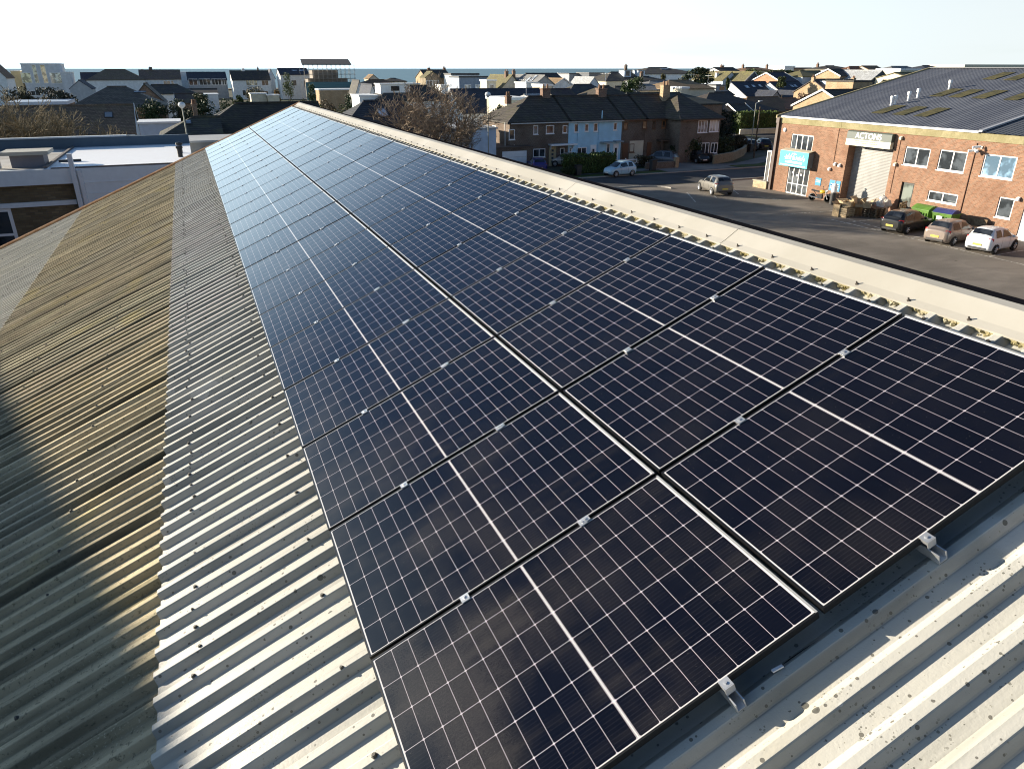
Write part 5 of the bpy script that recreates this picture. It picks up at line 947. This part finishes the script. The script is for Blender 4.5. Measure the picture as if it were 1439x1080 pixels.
hx('small dark hipped roof left below the big white house', 904, 912, 107.5, 113, 190, 8, hip=3, roof=R_DARK, wall=W_GREY, group=G_S, chim=((-.4, 0, .7, .3, B_DARK),))
hf('low white beach building right of the big white house', 951, 960, 99.5, 300, 8, .4, roof=R_WHITE, wall=W_WHITE, group=G_S)
hx('dark roofed skyline house with a white left gable', 1003, 1030, 95, 101, 238, 9, roof=R_DARK, wall=W_WHITE, group=G_S, chim=((-.15, 0, .5, .6),))
hx('brown hipped skyline house with two chimneys', 1048, 1066, 94.8, 99, 250, 10, hip=4, roof=R_BROWN, wall=W_CREAM, group=G_S, chim=((-.6, 0, .6, .3), (.95, 0, .6, .3)))
hf('bright white block on the skyline', 1103, 1117, 92.8, 260, 9, .4, roof=R_WHITE, wall=W_WHITE, group=G_S)
hf('brown topped low block right of the bright white block', 1117.5, 1140, 95, 262, 9, .5, roof=plain((.10, .06, .05), .7), wall=B_TAN, group=G_S)
# house wrapped in scaffolding
pc = dp(462, 126, 250); sc_ = thing('scaffolded_house', 'unfinished house inside scaffolding with a temporary sheeted roof on top', 'building site', (pc.x, pc.y, 0)); zz = lambda y: dp(462, y, 250).z
wsc = 68 * 250 / FPX; m = MB(); m.box(-wsc * .43, wsc * .36, -4, 4, 0, zz(110)); m.box(-wsc * .33, wsc * .18, -3.5, 4, zz(110), zz(98.5)); m.build('wall', wallm((.26, .23, .20), .4), sc_)
m = MB(); m.prism([(-wsc * .52, -6, zz(90.5)), (wsc * .46, -6, zz(90.5)), (wsc * .50, -6, zz(90)), (-wsc * .52, -6, zz(90))], (0, .01, 0)); m.v = []; m.f = []; m.m = []
a_, b_ = zz(91.8), zz(84.2); m.add([(-wsc * .54, -6, a_), (wsc * .44, -6, a_), (wsc * .52, 6, b_), (-wsc * .46, 6, b_), (-wsc * .54, -6, a_ + .3), (wsc * .44, -6, a_ + .3), (wsc * .52, 6, b_ + .3), (-wsc * .46, 6, b_ + .3)], [(3, 2, 1, 0), (4, 5, 6, 7), (0, 1, 5, 4), (1, 2, 6, 5), (2, 3, 7, 6), (3, 0, 4, 7)]); m.build('temporary_roof', plain((.035, .035, .04), .8), sc_)
m = MB()
for i in range(12):
    x = -wsc * .5 + wsc * i / 11
    for y in (-5.5, -4.4, 5): m.tube((x, y, 0), (x, y, a_ + (b_ - a_) * (y + 6) / 12), .05, n=4, cap=False)
for k in range(6):
    z = zz(122) + (zz(93) - zz(122)) * k / 5
    for y in (-5.5, -4.4): m.tube((-wsc * .52, y, z), (wsc * .52, y, z), .05, n=4, cap=False)
    m.tube((wsc * .5, -5.5, z), (wsc * .5, 5, z), .05, n=4, cap=False)
m.build('scaffold_tubes', plain((.34, .32, .29), .5), sc_); m = MB(); m.box(-wsc * .5, wsc * .5, -5.7, -5.66, .3, zz(115)); m.build('debris_netting', plain((.10, .20, .22), .8), sc_)
m = MB()
for k in (1, 2, 3): z = zz(122) + (zz(93) - zz(122)) * k / 5; m.box(-wsc * .5, wsc * .5, -5.4, -4.5, z, z + .15)
m.build('scaffold_boards', WOOD2, sc_)
# ---------------------------------------------------------------- flat roofed brick building left of the warehouse
fb = thing('flat_roofed_workshop', 'brown brick workshop with a white felt flat roof and white fascia at the left edge', 'workshop', (0, 45.0, 0)); FZ = 5.5; XL, XR = -34, -.15
m = MB(); m.box(XL, -6.15, .25, 15, 0, 4.72); m.build('wall', brickm((.19, .145, .085), (.13, .11, .085), 1.7), fb)
m = MB(); m.box(-6.1, XR, .1, 14.9, 0, FZ - .2); m.build('white_wall', W_WHITE, fb)
m = MB(); m.box(XL, -6.0, -.05, .25, 4.73, FZ); m.box(-5.98, XR + .1, -.02, .1, 3.4, FZ - .02); m.box(-5.98, XR + .1, -.045, -.022, 4.15, 4.19); m.box(-5.98, XR + .1, -.05, -.022, 4.72, 4.76); m.box(XL, -6.2, .12, .25, 3.62, 3.86); m.build('fascia', plain((.70, .74, .76), .5), fb)
t = NT('felt'); _n = t.noise(.35, 6); FELT = t.out(t.mix(t.ramp(_n, .35, .65), (.27, .255, .23), (.44, .43, .41)), .9)
m = MB(); m.box(XL, -7.2, .25, 12.0, FZ - .2, FZ - .04); m.build('roof', FELT, fb)
m = MB(); m.box(-7.2, XR, .1, 12.0, FZ - .2, FZ + .02); m.box(-7.35, -7.2, .25, 12.0, FZ - .04, FZ + .12, 1); m.box(-7.0, XR, -.0, .1, FZ - .02, FZ + .06, 1); m.build('white_roof', [plain((.9, .9, .9), .55, 0, .05), plain((.13, .11, .1), .8)], fb)
m = MB(); m.box(XL, XR, 12.0, 12.35, FZ - .2, FZ + .62); m.build('parapet', plain((.065, .10, .135), .6), fb); m = MB(); m.box(XL, -4, 11.92, 12.45, FZ + .62, FZ + .70); m.build('parapet_coping', plain((.55, .57, .58), .5), fb)
m = MB(); m.box(-6.1, -5.88, -.3, -.06, 0, FZ + .75); m.box(-5.8, -5.62, -.2, -.06, 0, FZ - .1); m.build('downpipe', plain((.66, .68, .70), .45), fb)
m = MB(); m.box(-9.0, -7.45, 1.6, 3.0, FZ - .04, FZ + .6); v_ = m.build('roof_vent', plain((.20, .19, .21), .7), fb); m = MB(); m.box(-9.35, -7.15, 1.3, 3.3, FZ + .6, FZ + .78); m.build('vent_cap', plain((.42, .40, .34), .7), v_); m = MB(); m.box(-9.7, -9.45, 1.4, 1.6, FZ - .02, FZ + .95); m.build('vent_pipe', plain((.5, .5, .47), .6), fb)
for y in (3.2, 5.6): m = MB(); m.lathe([(.14, FZ), (.14, FZ + .5), (.2, FZ + .5), (.2, FZ + .62), (.08, FZ + .66)], (-.75, y, 0), 10); m.build('roof_vent_pipe', BLACK, fb)
m = MB(); m.box(-7.0, -5.9, 3.0, 3.2, FZ + .02, FZ + .14); m.build('roof_batten', DARKM, fb)
window(fb, (-13.5, .25, .9), (1, 0, 0), 4.2, 2.7, 3, 2, t=.16, glass=glassm((.015, .018, .022)), sill=False); window(fb, (-4.9, -.02, 1.5), (1, 0, 0), 4.6, 1.75, 2, 1, t=.14, glass=glassm((.15, .145, .15)), sill=False)
# added unseen hall outside the left edge to throw the long shadow over the lower sheets
blocker = thing('shadow_blocker', 'added unseen hall beyond the eaves of the corrugated warehouse, shading its mossy sheets', 'shadow blocker', (0, 0, 0))
def sp_(u, v, dist): return rp(v, u, NR) + sd * dist
A_, B_ = sp_(10.2, -3.95, 27), sp_(1.2, -1.02, 27 + 0)
hd = Vector((B_.x - A_.x, B_.y - A_.y, 0)); kz = (B_.z - A_.z) / sd.z; B_ = B_ - sd * kz; hd = (B_ - A_); hd.z = 0; hd.normalize(); hn = Vector((-hd.y, hd.x, 0)); hn = hn if hn.dot(sd) > 0 else -hn
P0 = A_ - hd * 14; P1 = B_ + hd * 12; m = MB(); m.prism([(P0.x, P0.y, 0), (P1.x, P1.y, 0), (P1.x + hn.x * 7, P1.y + hn.y * 7, 0), (P0.x + hn.x * 7, P0.y + hn.y * 7, 0)], (0, 0, A_.z - .3)); m.build('wall', B_BROWN, blocker)
m = MB(); o = P0 - hn * .1; m.obox((o.x, o.y, A_.z - .297), (P1 - P0) * 1.0, hn * 7.3, (0, 0, .3)); m.v = [(x, y, z) for x, y, z in m.v]; m.build('roof', R_DARK, blocker)
# ---------------------------------------------------------------- vegetation
def leaves(mb, c, rad, n, size, rnd, shell=.55, flat=1.0):     # n leaf faces through a lumpy ellipsoid
    for _ in range(n):
        while True:
            p = Vector((rnd.uniform(-1, 1), rnd.uniform(-1, 1), rnd.uniform(-1, 1)))
            if shell < p.length < 1: break
        q = Vector((c[0] + p.x * rad[0], c[1] + p.y * rad[1], c[2] + p.z * rad[2])); s = size * rnd.uniform(.6, 1.4)
        a = Vector((rnd.gauss(0, 1), rnd.gauss(0, 1), rnd.gauss(0, 1) * flat)).normalized(); b = a.orthogonal().normalized(); b = (b * math.cos(rnd.uniform(0, 6.28)) + a.cross(b) * math.sin(rnd.uniform(0, 6.28)))
        d = a.cross(b); mb.add([q - b * s, q + d * s * .45, q + b * s, q - d * s * .45], [(0, 1, 2, 3)])
def bush(label, x, y, w, d, h, col, name='bush', group=None, clumps=14, dens=150, size=.16, seed=1, z0=0.0, cat='bush', trunk=0.0):
    rnd = random.Random(seed); t = thing(name, label, cat, (x, y, 0), 0, group); m = MB()
    for k in range(clumps):
        a = rnd.uniform(0, 6.28); r = math.sqrt(rnd.random()) * .75; zz = trunk + rnd.uniform(.22, .85) * (h - trunk); f = 1 - .5 * abs((zz - trunk) / (h - trunk) - .4)
        q = rnd.uniform(.26, .42); leaves(m, (math.cos(a) * r * w / 2 * f, math.sin(a) * r * d / 2 * f, zz), (q * w * .6, q * d * .6, q * (h - trunk) * .55), dens, size, rnd, .3)
    m.build('crown' if trunk else 'foliage', leafm(col), t); m = MB()
    for k in range(4): a = rnd.uniform(0, 6.28); m.tube((0, 0, 0), (math.cos(a) * w * .2, math.sin(a) * d * .2, h * .6), .06 + .02 * h * .3, .02, 5)
    m.build('trunk' if trunk else 'stem', BARK, t); return t
BARK = groundmat((.07, .055, .04), (.13, .105, .08), 3); TWIG = groundmat((.19, .145, .105), (.32, .25, .18), 2); TWIG2 = groundmat((.16, .13, .08), (.27, .22, .14), 2)
def bare_tree(label, x, y, h, spread, seed, name='bare_tree', mat=TWIG, depth=7, r0=.28, stems=1, fork=.35, cat='tree', minr=.012, lean=(0, 0)):
    rnd = random.Random(seed); t = thing(name, label, cat, (x, y, 0)); tr, cr = MB(), MB()
    def grow(p, d, L, r, n):
        segs = 3; q = p
        for i in range(segs):
            d = (d + Vector((rnd.gauss(0, .12), rnd.gauss(0, .12), rnd.gauss(.03, .08)))).normalized(); e = q + d * L / segs; ra, rb = r * (1 - .3 * i / segs), r * (1 - .3 * (i + 1) / segs)
            (tr if n >= depth - 2 else cr).tube(q, e, max(ra, minr), max(rb, minr), 6 if n >= depth - 2 else 3, cap=False); q = e
            if n < depth - 1 and n > 1 and rnd.random() < .6:
                s = (d + Vector((rnd.gauss(0, .7), rnd.gauss(0, .7), rnd.gauss(.1, .5)))).normalized(); grow(q, s, L * rnd.uniform(.5, .75), r * .45, n - 2)
        if n > 0:
            for k in range(rnd.choice((2, 2, 3))):
                s = (d + Vector((rnd.gauss(0, .42) * spread, rnd.gauss(0, .42) * spread, rnd.gauss(.05, .25)))).normalized(); grow(q, s, L * rnd.uniform(.68, .88), r * rnd.uniform(.55, .72), n - 1)
    for k in range(stems):
        a = rnd.uniform(0, 6.28); grow(Vector((rnd.uniform(-.2, .2) * stems, rnd.uniform(-.2, .2) * stems, 0)), Vector((math.cos(a) * fork * (stems > 1) + lean[0], math.sin(a) * fork * (stems > 1) + lean[1], 1)).normalized(), h * .27, r0, depth)
    tr.build('trunk', BARK, t); cr.build('crown', mat, t); return t
q = gp(704, 262); bare_tree('large leafless tree with a wide twiggy crown beside the right hand street lamp', 19.6, 62.0, 9.6, 1.3, 5, stems=3, fork=.6, r0=.2, minr=.017, lean=(-.05, 0), depth=7)
bare_tree('smaller leafless tree with upright stems right of the large one', 23.2, 64.0, 6.4, .9, 11, depth=6, r0=.12, stems=3, minr=.016)
q = gp(20, 205); bare_tree('leafless bushy tree in front of the long brown roof at the left edge', -13.0, 70.0, 8.6, 1.0, 21, mat=TWIG2, depth=7, r0=.16, stems=4, fork=.6, minr=.018)
bare_tree('lower leafless shrub right of the bushy tree before the long brown roof', -9.4, 69.0, 7.6, 1.0, 23, mat=TWIG2, depth=6, r0=.09, stems=5, fork=.7, minr=.018)
HEDGE = (.06, .10, .022)
def hedge(label, x0, x1, y0, y1, h, col, seed, size=.09, dens=260, name='hedge', rz=0.0, group=None, topc=None):
    rnd = random.Random(seed); cx_, cy_ = (x0 + x1) / 2, (y0 + y1) / 2; t = thing(name, label, 'hedge', (cx_, cy_, 0), rz, group); hx_, hy_ = (x1 - x0) / 2, (y1 - y0) / 2
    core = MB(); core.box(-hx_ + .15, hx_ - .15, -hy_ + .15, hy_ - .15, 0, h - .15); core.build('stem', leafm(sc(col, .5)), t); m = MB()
    A = 2 * (2 * hx_ + 2 * hy_) * h / 2 + 4 * hx_ * hy_
    for _ in range(int(A * dens / 4)):
        u = rnd.random() * A; side = 2 * hx_ * h
        if u < 4 * hx_ * hy_: p = Vector((rnd.uniform(-hx_, hx_), rnd.uniform(-hy_, hy_), h))
        elif u < 4 * hx_ * hy_ + side * .7: p = Vector((rnd.uniform(-hx_, hx_), -hy_, rnd.uniform(0, h)))
        elif rnd.random() < .6: p = Vector((-hx_, rnd.uniform(-hy_, hy_), rnd.uniform(0, h)))
        else: p = Vector((rnd.choice((-1, 1)) * rnd.uniform(-hx_, hx_), hy_, rnd.uniform(.3 * h, h)))
        lump = .07 * math.sin(p.x * 2.3 + seed) * math.sin(p.z * 2.9) + .05 * math.sin(p.x * 5.1 - p.y * 3.3); p += Vector((rnd.gauss(0, .05), rnd.gauss(0, .06) - lump, rnd.gauss(0, .05) + lump)); s = size * rnd.uniform(.6, 1.5)
        a = Vector((rnd.gauss(0, 1), rnd.gauss(0, 1), rnd.gauss(0, 1))).normalized(); b = a.orthogonal().normalized(); d = a.cross(b); m.add([p - b * s, p + d * s * .6, p + b * s, p - d * s * .6], [(0, 1, 2, 3)])
    m.build('foliage', leafm(col), t); return t
# big clipped hedge behind the road corner, stepped along the lane
a = dp(1035, 158, 122); b = dp(1112, 160, 118)
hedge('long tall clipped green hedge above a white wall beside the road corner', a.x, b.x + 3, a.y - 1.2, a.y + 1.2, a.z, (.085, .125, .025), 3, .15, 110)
w_ = thing('garden_wall', 'long low white wall at the foot of the tall clipped hedge', 'wall', (a.x + 7, a.y - 2.0, 0)); m = MB(); m.box(-7.5, 10, -.12, .12, 0, .8); m.build('wall_face', W_CREAM, w_); m = MB(); m.box(-7.5, 10, -.17, .17, .803, .87); m.build('coping', WT, w_)
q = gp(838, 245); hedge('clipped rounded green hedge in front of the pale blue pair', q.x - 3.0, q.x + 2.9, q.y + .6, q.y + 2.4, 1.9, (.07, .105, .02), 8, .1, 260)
bush('low dark shrub at the kerb left of the clipped round hedge', gp(797, 247).x, gp(797, 247).y, 2.2, 1.6, 1.0, (.045, .06, .02), seed=3, size=.08)
bush('dark rounded shrub in front of the cream ground floor', tx(880), 72.0, 3.2, 2.0, 1.3, (.05, .045, .02), seed=4, size=.08)
q = gp(940, 236); bush('dark bushy shrub between the people carrier and the black car', 53.0, 74.6, 1.8, 1.8, 2.1, (.035, .05, .02), seed=5, size=.09)
bush('tall climbing plant on the corner of the projecting end house', tx(962) - .4, TY - 2.9, 2.6, 1.2, 3.6, (.04, .06, .02), seed=6, size=.1, name='climbing_plant', cat='climbing plant')
for k, (px, py, w, h, col, lab) in enumerate(((1012, 222, 4.2, 2.6, (.05, .07, .03), 'wide grey green shrub behind the curved garden wall'), (1035, 214, 4.5, 2.5, (.075, .06, .03), 'brownish shrub at the right end of the curved garden wall'), (1003, 214, 3.0, 3.2, (.018, .026, .013), 'dark evergreen against the end house wall'))):
    q = gp(px, py); bush(lab, q.x, q.y, w, w * .8, h, col, seed=30 + k, size=.12, dens=220)
g0 = [gp(1003, 231), gp(1030, 226), gp(1045, 219), gp(1052, 210)]
w_ = thing('garden_wall', 'low curved tan brick wall round the corner garden', 'wall', (0, 0, 0)); m = MB(); cpg = MB()
for a, b in zip(g0[:-1], g0[1:]):
    d = (b - a); n = Vector((-d.y, d.x, 0)).normalized() * .22; m.prism([a, b, b + n, a + n], (0, 0, .95)); n2 = n * 1.3; e = Vector((0, 0, .953)); cpg.prism([a + e - n * .15, b + e - n * .15, b + e + n2, a + e + n2], (0, 0, .08))
m.build('brickwork', brickm((.27, .2, .11)), w_); cpg.build('coping', plain((.3, .25, .16), .8), w_)
w_ = thing('garden_wall', 'low dark wall with a stone pier left of the pale drive', 'wall', (gp(930, 237).x, gp(930, 237).y, 0)); m = MB(); m.box(-2.2, 1.6, -.1, .1, 0, .75); m.build('brickwork', B_DARK, w_); m = MB(); m.box(1.65, 2.1, -.22, .22, 0, 1.15); m.build('pier', B_TAN, w_)
q = gp(878, 236); f_ = thing('white_fence', 'short white post and rail fence behind the pale blue small car', 'fence', (q.x, q.y, 0))
for k in range(5): m = MB(); m.box(-2.9 + k * 1.45, -2.8 + k * 1.45, -.05, .05, 0, 1.05); m.build('post', WT, f_)
for z in (.45, .8): m = MB(); m.box(-2.95, 3.05, .052, .08, z, z + .12); m.build('rail', WT, f_)
for px, py, lab, h in ((917, 240, 'dark wheelie bin on the verge right of the white fence', 1.2), (812, 247, 'black wheelie bin at the kerb before the clipped round hedge', 1.1), (990, 229, 'pair end dark wheelie bin right of the black car', 1.1), (996, 229, 'outer dark wheelie bin right of the black car', 1.1), (1054, 214, 'dark bin at the end of the curved garden wall', 1.1)):
    q = gp(px, py); b_ = thing('household_bin', lab, 'bin', (q.x, q.y, .02)); m = MB(); v8 = [(-.24, -.26, .08), (.24, -.26, .08), (.24, .26, .08), (-.24, .26, .08), (-.3, -.34, h - .1), (.3, -.34, h - .1), (.3, .34, h - .1), (-.3, .34, h - .1)]; m.add(v8, [(3, 2, 1, 0), (4, 5, 6, 7), (0, 1, 5, 4), (1, 2, 6, 5), (2, 3, 7, 6), (3, 0, 4, 7)]); m.build('body', DARKM, b_); m = MB(); m.prism([(-.32, -.38, h - .097), (.32, -.38, h - .097), (.32, .36, h - .097), (-.32, .36, h - .097)], (0, 0, .07)); m.tube((-.26, .4, h - .08), (.26, .4, h - .08), .025); m.build('lid', BLACK, b_)
    for s in (-.25, .25): m = MB(); m.lathe([(.1, -.03), (.1, .03)], (s, .22, .1), 10, 'x'); m.build('wheel', BLACK, b_)
# greenery among the far houses: (left px, right px, top px, foot px, depth, colour, label)
for k, (a, b, yt, yb, D, col, lab, nm) in enumerate((
    (1004, 1041, 155, 200, 100, (.016, .024, .011), 'tall almost black evergreen behind the end house', 'evergreen_tree'), (190, 232, 142, 172, 96, (.03, .055, .018), 'dark evergreen tree left of the grey green tree', 'evergreen_tree'), (224, 262, 140, 172, 97, (.07, .085, .05), 'grey green tree between two dark evergreens', 'evergreen_tree'), (256, 304, 143, 172, 96, (.025, .045, .015), 'dark spreading evergreen tree behind the street lamp', 'evergreen_tree'),
    (270, 292, 134, 152, 118, (.10, .11, .05), 'pale green shrub above the dark evergreens', 'bush'), (326, 342, 136, 150, 112, (.05, .075, .02), 'round topped green shrub before the white sea front house', 'bush'),
    (396, 412, 104, 136, 190, (.09, .12, .035), 'tall narrow light green cypress before the white house', 'cypress_tree'), (430, 442, 118, 140, 180, (.05, .085, .03), 'small round headed tree right of the cypress', 'small_tree'),
    (340, 372, 122, 146, 165, (.13, .115, .06), 'straw coloured bush below the grey roofed white house', 'bush'), (384, 394, 127, 140, 160, (.3, .2, .09), 'golden conical shrub beside the small dark roof', 'bush'),
    (478, 508, 133, 152, 120, (.025, .05, .018), 'dark green bush below the garage row', 'bush'), (872, 892, 114, 136, 122, (.06, .095, .025), 'round bright green bush behind the terrace', 'bush'), (884, 908, 110, 124, 140, (.04, .065, .022), 'dark green bush behind the round bright one', 'bush'),
    (928, 938, 105, 120, 190, (.14, .13, .05), 'golden shrub in front of the big white house', 'bush'), (930, 940, 122, 132, 125, (.10, .11, .03), 'small yellow green shrub before the sandy roof', 'bush'),
    (1042, 1074, 99, 108, 205, (.06, .085, .025), 'green hedge mass below the brown skyline house', 'bush'), (1075, 1128, 99, 108, 210, (.03, .05, .02), 'dark green hedge mass below the bright white block', 'bush'), (1092, 1108, 110, 118, 150, (.07, .09, .03), 'green bush right of the orange brick gable', 'bush'),
    (1122, 1152, 130, 152, 121, (.14, .085, .065), 'reddish leafless bush left of the tan gable', 'bush'), (1232, 1256, 112, 126, 118, (.05, .05, .025), 'dark bush by the edge of the slate unit roof', 'bush'),
    (0, 48, 125, 146, 112, (.05, .048, .025), 'dark overgrown hedge left part behind the long bungalow', 'bush'), (45, 98, 125, 145, 113, (.045, .045, .025), 'dark overgrown hedge right part behind the long bungalow', 'bush'),
    (686, 712, 150, 182, 92, (.02, .035, .015), 'dark evergreen bush behind the right hand street lamp', 'bush'), (1020, 1026, 112, 120, 140, (.05, .07, .02), 'small green shrub below the dark slate gable', 'bush'))):
    q0, q1 = dp(a, yt, D), dp(b, yt, D); w = (q1 - q0).length; h = q0.z; c = (q0 + q1) / 2; base = max(0, dp(a, yb, D).z - 1.0)
    bush(lab, c.x, c.y, w * 1.1, w * .9, h * 1.04, col, name=nm, clumps=16, dens=120, size=max(.14, w * .03), seed=50 + k, trunk=base if base > .6 else 0.01, cat='tree' if 'tree' in nm else 'bush')
rnd = random.Random(77)
cols = [(.07, .09, .03), (.12, .11, .045), (.05, .075, .02), (.13, .10, .06), (.09, .105, .04), (.15, .13, .07)]
words = ['green', 'straw green', 'deep green', 'brown twiggy', 'olive', 'pale straw']
for k in range(12):
    px = 308 + k * 16; c = dp(px + 6, 139 + (k % 3), 116 + (k % 4) * 4); bush('%s bush, %s from the left in the wild hedge line beyond the warehouse gable' % (words[k % 6], ORD[k]), c.x, c.y, 3.2, 3.0, c.z, cols[k % 6], clumps=10, dens=90, size=.16, seed=100 + k, group='wild hedge line beyond the gable', trunk=.01)
hedge('dark clipped hedge in front of the pale blue clad bungalow', dp(196, 190, 72).x, dp(252, 190, 72).x, 71, 72.4, dp(220, 187, 72).z, (.02, .032, .015), 15, .12, 100)
t = thing('conifer_tree', 'dark wind swept conifer against the sea behind the terrace', 'tree', tuple(dp(980, 120, 185).xy) + (0,)); rnd = random.Random(31); m = MB(); zb, zt = dp(980, 118, 185).z, dp(980, 95.5, 185).z
for k in range(34):
    zz = zb + (zt - zb) * rnd.uniform(.1, .95); r = 4.2 * (1 - .5 * (zz - zb) / (zt - zb)); leaves(m, (rnd.uniform(-r, r), rnd.uniform(-r, r) * .6, zz), (1.5, 1.3, .45), 60, .3, rnd, .1)
m.build('crown', leafm((.028, .045, .02)), t); m = MB(); m.tube((0, 0, 0), (.3, 0, zt - .6), .3, .08, 7)
for k in range(9): a = rnd.uniform(0, 6.28); z = zb + (zt - zb) * k / 10; m.tube((.15, 0, z), (3 * math.cos(a), 2 * math.sin(a), z + .7), .1, .03, 5)
m.build('trunk', BARK, t)
# ---------------------------------------------------------------- street lamps and poles
def lamp(px, ytop, ybase, zb, label, globe=True, dist=None, side=1):
    if dist: q = dp(px, ytop, dist); top = q.z
    else: q = gp(px, ybase, zb); d = ray(px, ytop); top = CAM_H + d.z / d.y * q.y
    t = thing('street_lamp', label, 'street lamp', (q.x, q.y, 0), 0, 'street lamps'); m = MB(); m.tube((0, 0, 0), (0, 0, 1.2), .09, .085, 8); m.tube((0, 0, 1.2), (0, 0, top - .3), .06, .045, 8); m.build('post', plain((.30, .31, .27), .5, .2), t)
    if globe: m = MB(); m.lathe([(.06, top - .35), (.2, top - .22), (.27, top - .12), (.27, top - .04), (.2, top + .08), (.06, top + .13)], (0, 0, 0), 12); m.build('lamp_head', plain((.72, .74, .75), .35), t)
    else: m = MB(); m.tube((0, 0, top - .35), (.5 * side, 0, top - .1), .035); m.prism([(.4 * side, -.12, top - .14), (1.0 * side, -.1, top - .08), (1.0 * side, -.1, top - .02), (.4 * side, -.12, top - .02)], (0, .24, 0)); m.build('lamp_head', plain((.5, .52, .53), .4), t)
    return t
lamp(255, 146, 0, 0, 'street lamp with a white bowl head rising beyond the flat white roof', dist=56)
lamp(685.5, 131.5, 0, 0, 'street lamp with a white bowl head beside the large leafless tree', dist=66)
lamp(1063, 141.5, 0, 0, 'thin grey street lamp in front of the tall clipped hedge', globe=False, dist=94)
lamp(946.5, 123, 0, 0, 'distant lamp post with a small white head above the terrace roof', dist=130)
lamp(894.5, 125, 0, 0, 'distant thin lamp post above the middle of the terrace roof', globe=False, dist=120, side=-1)
q = gp(1059, 222); t = thing('telegraph_pole', 'dark wooden pole at the road corner left of the brick unit', 'pole', (q.x, q.y, 0)); m = MB(); m.tube((0, 0, 0), (0, 0, 6.0), .1, .08, 8); m.build('pole_shaft', BARK, t); m = MB(); m.box(-.5, .5, -.04, .04, 5.6, 5.7); m.build('cross_arm', BARK, t)
